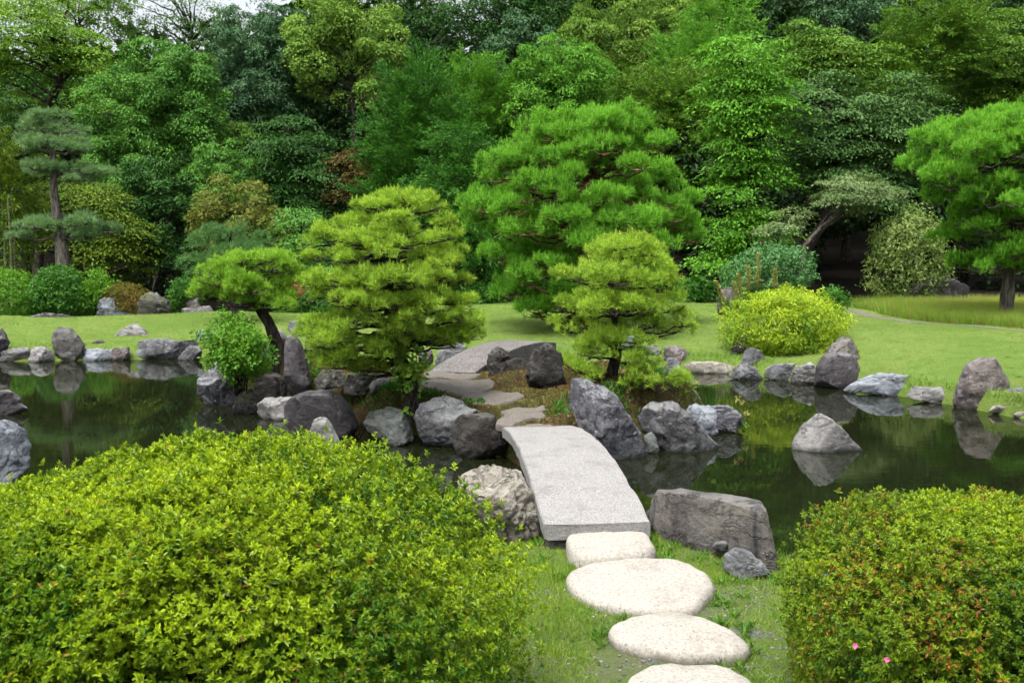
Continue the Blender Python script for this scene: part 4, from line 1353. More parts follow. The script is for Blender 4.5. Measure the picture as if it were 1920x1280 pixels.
tree('lighter feathery cypress just right of the dark one', [(890, 165, 55, 60), (880, 220, 60, 50), (930, 200, 40, 60)], 28, 'feather', G_CYPL, L=0.103, W=0.030, K=1.2, name='cypress_tree')
tree('dark drooping hemlock-like tree against the left flank of the big bright pine', [(870, 300, 50, 75), (850, 400, 60, 100), (900, 470, 50, 80)], 24, 'weep', G_CYP, L=0.095, W=0.030, K=1.2, name='cypress_tree')
tree('bright rounded tree behind the top of the big bright pine', [(1040, 130, 75, 55), (1000, 180, 65, 60), (1090, 170, 55, 60), (1030, 220, 90, 60)], 28, 'cloud', G_CYPL, L=0.095, W=0.039, K=1.2, rc=.32)
tree('blue-green rounded tree peeping out behind the bright rounded one', [(985, 95, 60, 50), (950, 120, 45, 40)], 33, 'cloud', G_BLUE, L=0.103, W=0.047, K=1.1)
tree('olive feathery bamboo-like tree behind the right shoulder of the big bright pine', [(1200, 190, 60, 60), (1250, 230, 70, 75), (1290, 180, 50, 60), (1290, 300, 60, 90)], 29, 'weep', G_OLIVE, L=0.103, W=0.039, K=1.2)
tree('green feathery tree behind the olive one', [(1290, 110, 60, 50), (1360, 120, 60, 50)], 32, 'feather', G_CYPL, L=0.112, W=0.034, K=1.0)
tree('bright green maple with layered sprays from top to lawn', [(1400, 120, 75, 55), (1370, 190, 70, 55), (1440, 170, 50, 50), (1400, 260, 65, 60), (1400, 340, 70, 60), (1385, 420, 60, 50), (1360, 485, 60, 40), (1430, 430, 40, 40)], 24.5, 'layer', G_BRIGHT, L=0.099, W=0.047, K=1.05, rc=.36, name='maple_tree')
tree('dark grey-green maple spreading over the black hollow', [(1540, 200, 90, 60), (1630, 240, 90, 60), (1510, 280, 80, 55), (1600, 310, 100, 45), (1690, 200, 60, 60), (1680, 290, 50, 50), (1490, 350, 50, 40), (1660, 360, 60, 40)], 26, 'layer', G_GREY, L=0.103, W=0.047, K=1.1, rc=.4, name='maple_tree', base=(1478, 26))
tree('olive maple above the dark grey-green maple', [(1560, 110, 80, 50), (1640, 130, 60, 50), (1500, 90, 50, 50)], 29, 'layer', G_OLIVE, L=0.112, W=0.052, K=1.1, name='maple_tree', base=(1480, 29))
tree('dark green layered maple between the green dome and the bronze tree', [(540, 260, 70, 40), (560, 320, 85, 45), (530, 380, 80, 45), (600, 400, 60, 50), (580, 460, 80, 50)], 26.5, 'layer', G_DARK, L=0.099, W=0.043, K=1.25, rc=.34, name='maple_tree')
tree('bronze-leaved maple between the dark layered maple and the cypress', [(665, 310, 45, 30), (660, 355, 40, 35), (640, 300, 25, 20)], 26, 'layer', G_BRONZE, L=0.095, W=0.043, K=1.1, rc=.25, name='maple_tree', limbs=3)
tree('olive young tree top peeping out above the rounded green dome', [(450, 252, 45, 22), (420, 262, 30, 18)], 29, 'layer', G_OLIVE, L=0.103, W=0.043, K=1.0, limbs=2)
tree('rounded green dome-shaped tree above the brown-olive tree', [(440, 315, 65, 38), (400, 345, 45, 35), (490, 350, 50, 40), (450, 380, 80, 40)], 26.5, 'cloud', G_MID, L=0.086, W=0.039, K=1.25, rc=.26)
tree('dark dense round tree beside the yellow-green maple', [(290, 375, 60, 50), (300, 430, 60, 55), (270, 340, 45, 30), (310, 490, 60, 40)], 26, 'cloud', G_DARK, L=0.086, W=0.043, K=1.25, rc=.26)
tree('yellow-green maple behind the grey-green pine', [(110, 375, 60, 40), (180, 385, 65, 45), (225, 440, 50, 50), (130, 450, 80, 45), (200, 490, 70, 35)], 25, 'layer', G_YELL, L=0.086, W=0.043, K=1.15, rc=.3, name='maple_tree')
tree('brown-olive rounded tree above the soft green pine', [(440, 385, 60, 38), (400, 420, 45, 40), (490, 420, 45, 45), (460, 460, 80, 40)], 24, 'cloud', G_BROLIVE, L=0.077, W=0.034, K=1.25, rc=.26)
tree('small green bush-like tree behind the left pine of the island', [(560, 430, 45, 40), (580, 480, 50, 45), (540, 520, 50, 40)], 23, 'layer', G_MID, L=0.077, W=0.034, K=1.1, rc=.24)
tree('low dark evergreen behind the lawn between the two tall pines', [(900, 510, 60, 45), (870, 550, 50, 30), (960, 540, 60, 40)], 25, 'cloud', G_DARK, L=0.086, W=0.043, K=1.1, rc=.22, limbs=2)
tree('small pale umbrella-shaped silk tree with a leaning trunk over the black hollow', [(1600, 352, 58, 28), (1570, 375, 40, 20), (1645, 365, 40, 22), (1600, 385, 42, 14)], 22, 'layer', G_PALE, base=(1512, 22), L=0.073, W=0.030, K=1.15, rc=.17, r0=.06, bark=M_BARK, name='silk_tree', trunkpts=[(1505, 500), (1512, 462), (1535, 428), (1565, 408), (1595, 388)], limbs=4)
tree('low grey-green leafy limb under the leaning trunk of the silk tree', [(1470, 420, 35, 18), (1440, 440, 30, 18), (1490, 400, 25, 14)], 22.5, 'layer', G_PALE, L=0.073, W=0.030, K=1.0, rc=.16, r0=.04, limbs=4, name='small_tree')
tree('yellow-green bamboo foliage at the left edge', [(10, 290, 45, 50), (20, 370, 40, 60), (0, 430, 40, 40)], 24, 'weep', G_YELL, L=0.120, W=0.026, K=1.1, rc=.28, limbs=1, r0=.05, name='bamboo_clump', cat='bamboo')

# bamboo culms
t = NT('bamboo_culm')
c = t.mix(t.rng(t.noise(t.mapv(t.objvec(), (4, 4, 9)), 1.2, 3), .3, .7), (.05, .06, .025), (.13, .13, .065))
M_CULM = t.done(t.princ(c, .5, .4))
for xx, yy, dd, lab in ((8, 440, 23.5, 'bamboo stem nearest the edge, left of four others'), (19, 430, 23.2, 'pale bamboo stem, second from the edge'), (26, 430, 23.6, 'bamboo stem close beside the pale one'), (38, 450, 23.9, 'thin bamboo stem, second from the grey-green pine'), (44, 460, 24.2, 'thinnest bamboo stem, nearest the grey-green pine')):
    b0 = at(xx, 525, dd)
    b0[2] = .1
    b1_ = at(xx - 4, yy - 60, dd)
    r_ = thing('bamboo', lab, 'bamboo', (b0[0], b0[1], .1), 'bamboo stems at the wood edge')
    tb = MB()
    P = resample([b0, (b0 + b1_) / 2 + np.array([.03, 0, 0]), b1_], 60)
    tb.tube(P, .036, .026, 60, 8)
    vv = tb.v[0].reshape(60, 8, 3)
    ce = vv.mean(1, keepdims=True)
    kk = np.where(np.arange(60) % 6 == 0, 1.16, 1.0)[:, None, None]
    tb.v[0] = ((vv - ce) * kk + ce).reshape(-1, 3)
    tb.build('culm', M_CULM, r_)
    q = P[rng.integers(22, 60, 260)]
    leafobj('foliage', q + rng.normal(size=(260, 3)) * .22, rng.normal(size=(260, 3)) + np.array([0, 0, -.7]), rng.normal(size=(260, 3)) + np.array([0, 0, .6]), .14, .025, G_YELL, r_)

# ================================================================ pines
pine('low leaning little cloud pine at the left end of the island', [(533, 672), (512, 628), (497, 598), (482, 572), (470, 545), (458, 525), (448, 505)],
     [(482, 487, 58, 20), (440, 500, 50, 18), (412, 512, 50, 20), (530, 508, 38, 18), (515, 525, 40, 16), (395, 532, 42, 18), (440, 548, 60, 18), (492, 556, 52, 20), (528, 556, 36, 16), (398, 552, 40, 16), (470, 500, 60, 20, .35), (455, 484, 44, 16, -.2), (505, 500, 44, 18, -.2), (420, 528, 50, 18, -.35), (470, 540, 50, 18, -.4), (510, 572, 44, 16, -.2), (440, 566, 44, 16, -.3), (380, 545, 36, 16, -.1), (550, 522, 26, 16, 0)],
     11.8, .4, .07, .0052, LM('needle_spring_green', (.06, .17, .016), (.38, .64, .06), trans=.42, rough=.5, spec=.2), M_BARKD, .085, 1.0, 16, twig=.7)
POLY_A = [(566, 480), (600, 440), (640, 400), (700, 366), (760, 354), (822, 370), (846, 410), (862, 470), (872, 540), (903, 600), (885, 640), (840, 655), (800, 650), (770, 670), (740, 700), (690, 718), (612, 712), (592, 660), (578, 600), (590, 560), (572, 520)]
pine('yellow-green cloud pine left of the island path, broad and dome-shaped', [(776, 765), (768, 715), (752, 665), (742, 612), (728, 555), (716, 500), (708, 440), (735, 400)],
     pads_in([(a, b - 8) for a, b in POLY_A], 9.7, .78, 112, (24, 46), (12, 20), 5) + [(735, 468, 46, 20, -.6), (748, 520, 50, 20, -.62), (722, 568, 50, 20, -.6), (762, 432, 42, 18, -.5), (752, 612, 46, 20, -.5), (700, 520, 44, 20, -.6), (785, 565, 42, 20, -.55), (760, 372, 50, 18, 0), (802, 388, 40, 18, -.1), (705, 388, 42, 18, 0), (838, 440, 34, 20, -.1), (848, 500, 34, 20, 0), (862, 560, 34, 18, -.1), (602, 478, 36, 18, 0), (645, 422, 42, 18, -.1), (640, 680, 40, 18, -.2), (690, 688, 38, 18, -.3), (615, 665, 30, 18, 0), (665, 660, 40, 18, -.3), (725, 660, 36, 16, -.3), (850, 640, 34, 18, -.1), (875, 610, 26, 16, 0), (800, 630, 36, 18, -.3), (770, 695, 26, 14, -.25), (620, 600, 36, 18, -.2)],
     9.7, .4, .068, .0042, N_YEL, M_BARKD, .085, .8, 16, candle=.22, twig=.6, nt=4)
pine('smaller stepped cloud pine at the right of the island, in tiers', [(1150, 750), (1148, 705), (1158, 655), (1152, 605), (1162, 545), (1165, 485)],
     [(1165, 458, 62, 18), (1215, 470, 40, 18), (1120, 478, 50, 20), (1180, 490, 70, 22), (1080, 518, 45, 18), (1140, 528, 65, 20), (1210, 528, 60, 22), (1262, 512, 30, 20), (1065, 574, 40, 20), (1125, 570, 66, 22), (1190, 572, 60, 20), (1250, 572, 45, 26), (1282, 600, 30, 24), (1225, 605, 45, 16), (1075, 612, 45, 20), (1135, 630, 66, 24), (1105, 650, 40, 14), (1080, 685, 40, 22, -.2), (1112, 660, 42, 18, -.3), (1100, 705, 34, 16, -.3), (1190, 672, 44, 20, -.3), (1235, 695, 52, 24, -.3), (1262, 720, 38, 20, -.2), (1205, 715, 36, 16, -.35), (1180, 640, 44, 20, -.3), (1130, 645, 50, 18, -.35), (1262, 615, 44, 20, .3),
      (1165, 500, 80, 30, .45), (1150, 560, 90, 30, .5), (1170, 600, 80, 26, .5), (1140, 520, 70, 22, -.42), (1160, 575, 66, 22, -.42)],
     10.3, .45, .066, .0045, N_YEL, M_BARKD, .075, .85, 16, candle=.25, twig=.6, nt=6)
POLY_C = [(1100, 188), (1160, 192), (1205, 215), (1240, 245), (1262, 290), (1250, 320), (1275, 370), (1285, 410), (1325, 440), (1300, 470), (1270, 500), (1240, 540), (1160, 560), (1090, 590), (1010, 602), (960, 592), (925, 550), (915, 500), (885, 450), (880, 400), (905, 340), (900, 290), (950, 265), (985, 225), (1040, 205)]
pine('tall bright green pine standing on the far lawn, the largest pine', [(1112, 618), (1110, 540), (1108, 460), (1098, 375), (1108, 300), (1118, 230)],
     pads_in(POLY_C, 17.6, 1.5, 150, (28, 52), (20, 32), 8) + [(1000, 575, 44, 22, -.3), (1060, 565, 44, 22, -.5), (960, 545, 40, 24, -.2), (1295, 445, 30, 20, 0)],
     17.6, .45, .125, .0085, N_GRN, M_BARKR, .15, .95, 14, candle=.5, padz=1.1, twig=.55, nt=4)
pine('soft mid-green pine behind the leaning little pine, in low rounded tiers', [(440, 590), (438, 540), (430, 490), (432, 440)],
     [(430, 432, 42, 20), (455, 448, 40, 20), (395, 458, 45, 22), (440, 470, 60, 22), (480, 480, 36, 20), (375, 488, 34, 20), (420, 500, 60, 22), (470, 510, 50, 20), (385, 520, 40, 18), (430, 470, 70, 30, .6)],
     18.8, .4, .10, .0085, N_MID, M_BARKD, .08, .8, 14, twig=.5)
pine('grey-green pine with a tall bare trunk at the left, in separate tiers', [(124, 540), (118, 480), (108, 420), (103, 360), (102, 300), (97, 250)],
     [(95, 222, 46, 18), (70, 240, 30, 16), (125, 242, 34, 18), (92, 270, 60, 20), (145, 280, 30, 16), (55, 282, 26, 14), (70, 312, 38, 20), (125, 318, 36, 18), (175, 322, 32, 14), (155, 335, 30, 10), (60, 420, 34, 18), (40, 440, 26, 14), (85, 425, 34, 16), (150, 415, 40, 20), (190, 430, 34, 18), (165, 440, 40, 16), (125, 445, 30, 12), (100, 260, 60, 24, .5), (110, 318, 60, 22, .5), (120, 425, 70, 22, .5)],
     21.5, .3, .12, .0095, N_GRY, M_BARK, .165, 1.1, 16, candle=.15, twig=.6, flat=.62)
POLY_G = [(1690, 270), (1720, 235), (1780, 220), (1850, 210), (1900, 190), (1940, 140), (2000, 150), (2060, 240), (2090, 360), (2060, 470), (1960, 500), (1880, 520), (1800, 515), (1765, 490), (1775, 430), (1750, 380), (1705, 350), (1690, 310)]
pine('bright green pine at the right edge with a short grey trunk', [(1888, 560), (1893, 510), (1900, 450), (1885, 380), (1870, 300), (1880, 240)],
     pads_in([(a + (30 if a < 1800 else 8), b + 6) for a, b in POLY_G], 17.8, 1.5, 170, (26, 46), (18, 30), 9),
     17.8, .45, .11, .0085, N_GRN, M_BARK, .12, .95, 14, candle=.6, padz=1.0, twig=.55, nt=4)

# ================================================================ shrubs round the lawn
shrub('bright green rounded shrub at the left edge of the lawn', [(-40, 600), (-40, 520), (0, 505), (40, 515), (70, 545), (82, 580), (60, 600), (0, 612)], 20.8, .8, S_LIME, .07, .03, 9000, base_z=.2, inner=.25)
shrub('dark green leafy shrub below the trunk of the grey-green pine', [(62, 586), (72, 540), (85, 505), (110, 500), (140, 515), (158, 545), (163, 575), (140, 590)], 20.9, .7, S_GREEN, .07, .035, 8000, base_z=.2)
shrub('small yellow-green bush between the dark leafy shrub and the orange clipped one', [(150, 590), (160, 560), (175, 520), (182, 503), (195, 510), (212, 530), (205, 560), (185, 592)], 21.2, .4, S_LIME, .08, .035, 3000, base_z=.2, lump=.25)
shrub('low clipped shrub with orange-brown tips behind the jagged rocks', [(194, 588), (196, 555), (205, 540), (228, 533), (258, 536), (276, 548), (284, 570), (270, 590)], 21.2, .5, S_ORNG, .05, .018, 7000, base_z=.2, lump=.05, up=1.2)
shrub('loose grey-green shrub behind the lawn left of the leaning little pine', [(318, 578), (322, 550), (335, 525), (352, 515), (366, 530), (376, 560), (366, 582)], 21.6, .5, S_GREEN, .07, .03, 3500, base_z=.25, lump=.25)
shrub('dark clipped hedge behind the lawn between the leaning pine and the dome pine', [(490, 592), (495, 560), (520, 552), (575, 545), (620, 552), (625, 592)], 21.8, .5, S_GREEN, .06, .028, 7000, base_z=.35, name='hedge', cat='hedge', lump=.06)
shrub('small red-leaved shrub beside the leaning little pine', [(522, 552), (528, 538), (545, 530), (562, 538), (568, 552), (550, 560)], 20.9, .25, S_RED, .06, .026, 900, lump=.2)
shrub('low dark shrub with big leaves at the lawn end between the two tall pines', [(858, 568), (866, 540), (900, 530), (935, 540), (946, 568)], 24.0, .5, S_GREEN, .1, .05, 2600, base_z=.4, lump=.2)
shrub('low dark shrub right of the big bright pine at the end of the lawn', [(1262, 560), (1275, 530), (1310, 520), (1345, 535), (1350, 560)], 24.2, .5, S_GREEN, .09, .045, 2200, base_z=.4, lump=.2)
shrub('bluish green shrub behind the flower spikes', [(1355, 555), (1368, 505), (1400, 480), (1450, 462), (1495, 470), (1525, 500), (1522, 530), (1490, 556)], 20.5, .9, LM('shrub_bluish', (.035, .12, .03), (.11, .26, .075), trans=.25), .085, .035, 9000, base_z=.4, lump=.16)
shrub('loose pale-leaved shrub below the right-hand pine', [(1622, 545), (1632, 490), (1650, 425), (1690, 392), (1735, 395), (1765, 440), (1770, 520), (1740, 552)], 22, .8, LM('shrub_pale_olive', (.07, .15, .025), (.27, .34, .09), trans=.3), .085, .036, 7500, base_z=.45, lump=.2)
shrub('dark green bush at the mouth of the black hollow, right of the yellow shrub', [(1530, 575), (1540, 548), (1560, 542), (1585, 560), (1590, 580)], 18.5, .35, S_GREEN, .07, .03, 1500, base_z=.42, lump=.2)
shrub('golden yellow variegated shrub on the right shore lawn', [(1352, 635), (1356, 600), (1375, 575), (1420, 553), (1480, 545), (1530, 552), (1565, 572), (1583, 605), (1578, 635), (1545, 655), (1500, 672), (1440, 672), (1390, 655)], 15.3, .85, S_GOLD, .046, .019, 36000, base_z=.2, lump=.15, lf=4.5, spike=.06, tmpl=FOLD, twigs=12, inner=.4)
shrub('leafy green sapling in front of the leaning little pine', [(392, 650), (398, 618), (418, 598), (440, 592), (468, 606), (494, 636), (505, 665), (494, 690), (470, 710), (440, 714), (420, 692), (400, 674)], 11.2, .42, S_LIME, .05, .027, 6000, base_z=.25, lump=.3, lf=3.5, name='sapling', spike=.2, twigs=16, inner=.5)
shrub('climbing vine wound round the trunk of the dome pine', [(738, 690), (745, 640), (758, 605), (775, 620), (790, 650), (792, 700), (786, 760), (770, 772), (758, 740), (752, 705)], 9.45, .12, S_WEED, .055, .042, 420, lump=.35, name='climbing_vine', cat='vine', twigs=6, inner=.1, up=.1)

# plants with brown seed spikes beside the yellow shrub
for k, (bx, by, tx, ty, d_, lab) in enumerate((
        (1372, 590, 1342, 527, 16.6, 'brown-tipped seed spike leaning away from the others, nearest the lawn'),
        (1390, 585, 1376, 528, 16.7, 'short seed spike in front of a dark stone'),
        (1398, 585, 1384, 512, 16.9, 'seed spike of middling height, between a short spike and a tall one'),
        (1405, 580, 1402, 498, 16.8, 'second tallest seed spike, with a pale brown top'),
        (1420, 575, 1421, 474, 16.7, 'tallest seed spike with a long orange-brown head'),
        (1452, 565, 1453, 503, 17.0, 'seed spike with a broad leafy base, nearest the bluish shrub'))):
    a0, a1 = at(bx, by + 12, d_), at(tx, ty, d_)
    r_ = thing('spike_plant', lab, 'plant', (a0[0], a0[1], a0[2]), 'plants with brown seed spikes')
    tb = MB()
    tb.tube([a0, (a0 + a1) / 2 + np.array([.03, 0, 0]), a1], .009, .003, 14, 5)
    tb.build('stem', M_CULM, r_)
    m = 330
    s = rng.uniform(.42, 1.0, m)
    thh = rng.uniform(0, 6.28, m)
    off = np.stack([np.cos(thh), np.sin(thh), np.zeros(m)], 1)
    pos = a0 + (a1 - a0) * s[:, None] + off * (.055 * (1.12 - s) + .008)[:, None] * rng.uniform(.3, 1, m)[:, None]
    leafobj('seed_head', pos, off + np.array([0, 0, .5]), off * .2 + np.array([0, 0, 1.]) + rng.normal(size=(m, 3)) * .3, .035, .02, S_SEED, r_)
    m = 260
    s = rng.uniform(0, .55, m)
    thh = rng.uniform(0, 6.28, m)
    off = np.stack([np.cos(thh), np.sin(thh), np.zeros(m)], 1)
    pos = a0 + (a1 - a0) * s[:, None] + off * .03
    leafobj('leaves', pos, off + np.array([0, 0, .3]), np.array([0, 0, 1.]) + rng.normal(size=(m, 3)) * .4, rng.uniform(.06, .12, m), .035, G_PALE, r_)

# fern fronds at the right edge, in front of the big two-toned boulder
fr = thing('fern', 'narrow arching fern fronds entering at the edge beside the two-toned boulder', 'fern', tuple(on(1990, 745, .2)), None)
fb = on(1990, 745, .2)
for k, (tx, ty) in enumerate(((1884, 668), (1890, 690), (1905, 708), (1930, 655))):
    e = at(tx, ty, fb[1] - .15 - .05 * k)
    P = resample([fb, (fb + e) / 2 + np.array([0, 0, .14]), e], 40)
    pos, fw = [], []
    T_ = nrm(np.gradient(P, axis=0))
    sdv = nrm(np.cross(T_, np.array([0, 0, 1.])))
    for sg in (-1, 1):
        pos.append(P[6:])
        fw.append(sdv[6:] * sg + T_[6:] * .6)
    leafobj('frond', np.vstack(pos), np.vstack(fw), np.tile([0, 0, 1.], (68, 1)), .09 * np.tile(np.sin(np.linspace(.4, 3.0, 34)), 2) + .01, .012, S_GREEN, fr)

# ================================================================ the two big clipped azaleas in front
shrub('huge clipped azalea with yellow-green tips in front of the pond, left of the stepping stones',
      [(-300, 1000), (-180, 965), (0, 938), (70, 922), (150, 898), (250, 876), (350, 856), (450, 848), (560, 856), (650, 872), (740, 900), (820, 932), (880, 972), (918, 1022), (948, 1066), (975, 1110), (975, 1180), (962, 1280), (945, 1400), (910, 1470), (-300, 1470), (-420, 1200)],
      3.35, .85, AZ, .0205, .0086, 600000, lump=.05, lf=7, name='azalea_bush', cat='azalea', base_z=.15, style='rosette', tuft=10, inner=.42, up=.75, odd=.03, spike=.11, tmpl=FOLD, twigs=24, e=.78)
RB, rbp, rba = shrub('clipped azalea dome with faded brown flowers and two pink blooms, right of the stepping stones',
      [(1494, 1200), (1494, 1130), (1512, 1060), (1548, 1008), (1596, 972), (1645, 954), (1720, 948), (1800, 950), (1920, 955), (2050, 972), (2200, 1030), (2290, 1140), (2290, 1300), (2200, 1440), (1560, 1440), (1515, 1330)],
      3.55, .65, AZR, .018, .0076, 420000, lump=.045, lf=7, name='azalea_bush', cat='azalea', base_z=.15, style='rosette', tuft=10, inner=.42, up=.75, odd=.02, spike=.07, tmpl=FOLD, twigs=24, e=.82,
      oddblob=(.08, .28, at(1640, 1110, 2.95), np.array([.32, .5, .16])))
t = NT('pink_petal')
M_PINK = t.done(t.princ((.78, .1, .28), .5, .3))
for fx, fy in ((1579, 1226), (1634, 1225)):
    # bloom sits on the leaf surface nearest to that sight line
    o_ = np.array([0, 0, CAMH])
    dr = nrm(at(fx, fy, 3) - o_)
    rel = rbp - o_
    dist = np.linalg.norm(rel - (rel @ dr)[:, None] * dr, axis=1)
    cand = np.where(dist < .05)[0]
    i = cand[np.argmin(rel[cand] @ dr)]
    c_ = rbp[i] - dr * .03
    th_ = np.linspace(0, 2 * np.pi, 6)[:-1]
    ax_ = nrm(-dr + np.array([.1, 0, .3]))
    sA = nrm(np.cross(ax_, [0, 0, 1.]))
    sB = np.cross(ax_, sA)
    fwd = np.cos(th_)[:, None] * sA + np.sin(th_)[:, None] * sB + 1.0 * ax_ + .25 * rng.normal(size=(5, 3))
    V, Fc, _ = cards(np.tile(c_, (5, 1)), fwd, np.tile(ax_, (5, 1)), .012, .014, FOLD)
    mk('bloom', V, Fc, M_PINK, RB)
# ================================================================ grass, moss, litter
def blades(name, label, p, L, W, mat, lean=.35, odd=None, cl=None):
    m = len(p)
    f = np.concatenate([rng.normal(size=(m, 2)) * lean, np.ones((m, 1))], 1)
    o = leafobj(name, p, f, randu(m), L, W, mat, None, cl=cl, odd=odd if odd is not None else np.zeros(m), tmpl=TRI)
    return tag(o, label, None, None, 'stuff')


def stones_mask(x, y, polys, grow=1.0):
    k = np.zeros(len(x), bool)
    for P in polys:
        c = P.mean(0)
        k |= inpoly(x, y, (P - c) * grow + c)
    return k


# near bank
m = 260000
x, y = rng.uniform(-1.2, 2.2, m), rng.uniform(2.2, 6.0, m)
den = .78 + .7 * fbm2(x * 2.3, y * 2.3, 44, 3)
# worn gravel near the stones
wear = np.zeros(m)
for P in STEPS[1:]:
    c = P.mean(0)
    wear = np.maximum(wear, np.exp(-(((x - c[0] - .1) / .62) ** 2 + ((y - c[1] + .15) / .33) ** 2)))
den = den - .95 * wear * (x > .35) + .35 * (x < .38) - .12
ok = (rng.uniform(size=m) < den) & ~stones_mask(x, y, STEPS, .97) & (y < np.interp(x, NSX, NSY) + .15)
ok &= ~((np.abs(x - A[0]) < .3) & (y > A[1] - .02))
x, y = x[ok], y[ok]
m = len(x)
blades('near_grass', 'fine short grass on the near bank round the stepping stones', np.stack([x, y, near_z(x, y) - .003], 1), rng.uniform(.018, .055, m) * (1 + .5 * (fbm2(x * 3, y * 3, 8) > .3)), rng.uniform(.0022, .004, m), GR_NEAR, .7, (rng.uniform(size=m) < .06).astype(float), np.clip(.5 + .5 * fbm2(x * 3, y * 3, 5), 0, 1))

# weeds along the stones: broader leaves in little tufts
sp = []
for P in STEPS:
    i = rng.integers(0, len(P), 14)
    sp.append(P[i] * 1.0 + rng.normal(size=(14, 2)) * .035)
sp.append(np.stack([rng.uniform(.85, 1.4, 26), rng.uniform(4.9, 5.6, 26)], 1))
sp.append(np.stack([rng.uniform(.1, .25, 8), rng.uniform(5.2, 5.65, 8)], 1))
sp.append(np.stack([rng.uniform(.75, 1.0, 10), rng.uniform(5.45, 5.8, 10)], 1))
sp.append(np.stack([rng.uniform(.9, 1.35, 26), rng.uniform(3.4, 4.8, 26)], 1))
sp = np.vstack(sp)
sp = sp[~stones_mask(sp[:, 0], sp[:, 1], STEPS, .98)]
k = 16
pp = np.repeat(sp, k, 0) + rng.normal(size=(len(sp) * k, 2)) * .012
m = len(pp)
f = np.concatenate([rng.normal(size=(m, 2)) * .8, np.ones((m, 1))], 1)
o = leafobj('weeds', np.concatenate([pp, near_z(pp[:, 0], pp[:, 1])[:, None]], 1), f, randu(m), rng.uniform(.025, .075, m), rng.uniform(.005, .012, m), S_WEED, None, tmpl=DIA)
tag(o, 'small broad-leaved weeds among the grass and stepping stones', None, None, 'stuff')

# pebbles in the worn gravel
v, fc = ico(1)
m = 5200
x, y = rng.uniform(-.3, 2.0, m), rng.uniform(2.3, 5.4, m)
w_ = np.zeros(m)
for P in STEPS[1:]:
    c = P.mean(0)
    w_ = np.maximum(w_, np.exp(-(((x - c[0] - .1) / .62) ** 2 + ((y - c[1] + .15) / .36) ** 2)))
ok = (rng.uniform(size=m) < w_ * 1.1) & ~stones_mask(x, y, STEPS, 1.0)
x, y = x[ok], y[ok]
m = len(x)
s = rng.uniform(.003, .009, m)
V = (v[None] * (1 + .25 * rng.normal(size=(m, len(v), 1)) * .6)) * (s[:, None, None] * np.array([1.2, 1, .7])) + np.stack([x, y, near_z(x, y) + s * .3], 1)[:, None]
Fc = (np.arange(m)[:, None, None] * len(v) + fc[None]).reshape(-1, 3)
t = NT('pebble')
c = t.mix(t.attr('rnd'), (.06, .06, .06), (.2, .195, .185))
M_PBL = t.done(t.princ(c, .8, .3))
o = mk('pebbles', V.reshape(-1, 3), Fc, M_PBL, attrs={'rnd': np.repeat(rng.uniform(0, 1, m), len(fc))})
tag(o, 'loose grey gravel between the stepping stones', None, None, 'stuff')

# dry leaves on the bank
m = 70
x, y = rng.uniform(0, 1.7, m), rng.uniform(2.6, 5.6, m)
ok = ~stones_mask(x, y, STEPS, 1.0)
x, y = x[ok], y[ok]
m = len(x)
o = leafobj('dry_leaves', np.stack([x, y, near_z(x, y) + .012], 1), np.concatenate([rng.normal(size=(m, 2)), rng.normal(size=(m, 1)) * .25], 1), np.array([0, 0, 1.]) + rng.normal(size=(m, 3)) * .4, rng.uniform(.015, .035, m), .013, G_BRONZE, None, tmpl=FOLD)
tag(o, 'scattered dry brown leaves on the near bank', None, None, 'stuff')

# lawn turf
m = 330000
x = rng.uniform(-13, 13, m)
lo, hi = np.interp(x, SHX, SHY) - .05, np.interp(x, LBX, LBY) + .6
y = lo + (hi - lo) * rng.uniform(0, 1, m) ** 1.2
dp = np.full(m, 9.)
for a in range(len(pc) - 1):
    dp = np.minimum(dp, np.hypot(x - pc[a, 0], y - pc[a, 1]))
ok = (dp > .34 + .1 * rng.normal(size=m))
x, y = x[ok], y[ok]
m = len(x)
blades('lawn_grass', 'short mown grass of the lawn', np.stack([x, y, far_z(x, y)], 1), rng.uniform(.02, .045, m), rng.uniform(.006, .012, m), GR_LAWN, .8, (rng.uniform(size=m) < .06 + .16 * (fbm2(x * .8, y * .8, 66, 4) > .35)).astype(float), np.clip(.5 + .7 * fbm2(x * .9, y * .9, 25), 0, 1))

# tall meadow behind the path
m = 120000
s = rng.uniform(0, 59, m)
i = s.astype(int)
u = .35 + 4.2 * rng.uniform(0, 1, m) ** 1.3
bp = pc[i] + (pc[np.minimum(i + 1, 59)] - pc[i]) * (s - i)[:, None]
x, y = bp[:, 0] + sd[i, 0] * u, bp[:, 1] + sd[i, 1] * u
ok = (x > 6.6 + .5 * rng.normal(size=m)) & (y < 24.5)
x, y, u = x[ok], y[ok], u[ok]
m = len(x)
blades('meadow_grass', 'tall pale seeding grass behind the gravel path', np.stack([x, y, far_z(x, y) - .01], 1), rng.uniform(.16, .4, m) * (.5 + .45 * np.clip(u / .8, 0, 1)), rng.uniform(.009, .018, m), GR_TALL, .25, (rng.uniform(size=m) < .12).astype(float), np.clip((u / 2.2) + .25 * rng.normal(size=m), 0, 1))

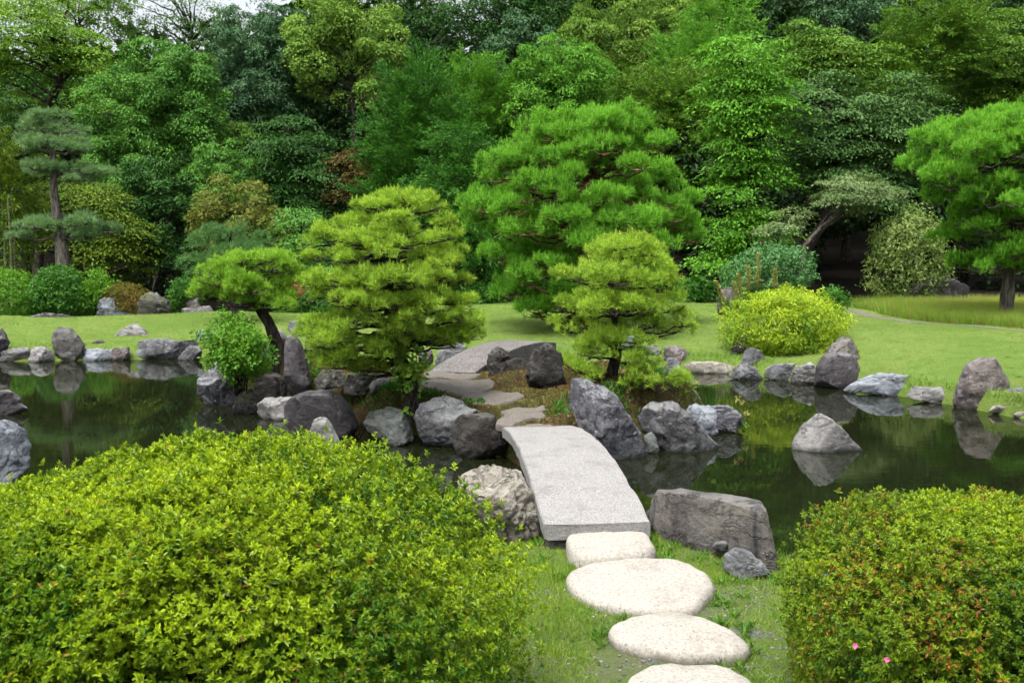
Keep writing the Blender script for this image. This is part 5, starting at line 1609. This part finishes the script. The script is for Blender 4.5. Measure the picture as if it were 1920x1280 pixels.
# moss on the island
m = 190000
x, y = rng.uniform(-4.2, 2.6, m), rng.uniform(8, 14, m)
th = np.arctan2(y - ISC[1], x - ISC[0])
q = np.hypot(x - ISC[0], y - ISC[1]) / star(ISL, ISC, th)
ok = (q < 1.0) & ~stones_mask(x, y, FLP, .93)
ok &= fbm2(x * 4, y * 4, 71, 3) > rng.uniform(-.9, .55, m)
x, y = x[ok], y[ok]
m = len(x)
red = (fbm2(x * 2.1, y * 2.1, 19, 3) > .05 + .3 * rng.normal(size=m)).astype(float)
blades('moss', 'rusty and olive moss carpet of the island', np.stack([x, y, isl_z(x, y) - .002], 1), rng.uniform(.014, .038, m), rng.uniform(.006, .014, m), MOSSB, .9, red, np.clip(.5 + .6 * fbm2(x * 2, y * 2, 12), 0, 1))

# grass fringe at the water edge of the lawn
m = 16000
x = rng.uniform(-12, 9, m)
y = np.interp(x, SHX, SHY) + .05 + np.abs(rng.normal(size=m)) * .25
ok = fbm2(x * 1.5, y * 0, 33, 2) > -.1
x, y = x[ok], y[ok]
m = len(x)
blades('bank_grass', 'longer grass at the pond edge of the lawn', np.stack([x, y, far_z(x, y)], 1), rng.uniform(.04, .11, m), rng.uniform(.006, .012, m), GR_LAWN, .5, None, rng.uniform(0, 1, m))

# thin flowering weed growing from the lichen ledge
a0 = at(1388, 800, 10.1)
r_ = thing('flowering_weed', 'thin dry flower stalk rising from the lichen ledge at the island tip', 'plant', tuple(a0))
tb = MB()
for tx, ty in ((1382, 745), (1392, 752), (1400, 772)):
    a1 = at(tx, ty, 10.1)
    tb.tube([a0, (a0 + a1) / 2 + np.array([.02, 0, 0]), a1], .003, .0015, 8, 4)
tb.build('stem', M_CULM, r_)
for hx, hy in ((1382, 748), (1392, 755), (1400, 775)):
    q = at(hx, hy, 10.1) + rng.normal(size=(22, 3)) * .012
    leafobj('flower_head', q, rng.normal(size=(22, 3)), rng.normal(size=(22, 3)), .03, .016, S_SEED, r_)
q = a0 + rng.normal(size=(40, 3)) * np.array([.06, .05, .03])
leafobj('leaves', q, rng.normal(size=(40, 3)) + np.array([0, 0, .5]), rng.normal(size=(40, 3)) + np.array([0, 0, 1]), .05, .022, S_WEED, r_)

# small plants rooted between the stones round the island
th = rng.uniform(0, 2 * np.pi, 130)
rr = star(ISL, ISC, th) * rng.uniform(.86, .99, 130)
sp = np.stack([ISC[0] + rr * np.cos(th), ISC[1] + rr * np.sin(th)], 1)
sp = sp[~((np.abs(sp[:, 0] - B[0]) < .45) & (sp[:, 1] < 8.6))]
pp = np.repeat(sp, 22, 0) + rng.normal(size=(len(sp) * 22, 2)) * .05
m = len(pp)
f = np.concatenate([rng.normal(size=(m, 2)) * .7, np.ones((m, 1))], 1)
o = leafobj('bank_plants', np.concatenate([pp, isl_z(pp[:, 0], pp[:, 1])[:, None]], 1), f, randu(m), rng.uniform(.03, .09, m), rng.uniform(.008, .02, m), S_GREEN, None, cl=np.repeat(rng.uniform(0, 1, len(sp)), 22), tmpl=FOLD)
tag(o, 'small green plants between the island stones', None, None, 'stuff')
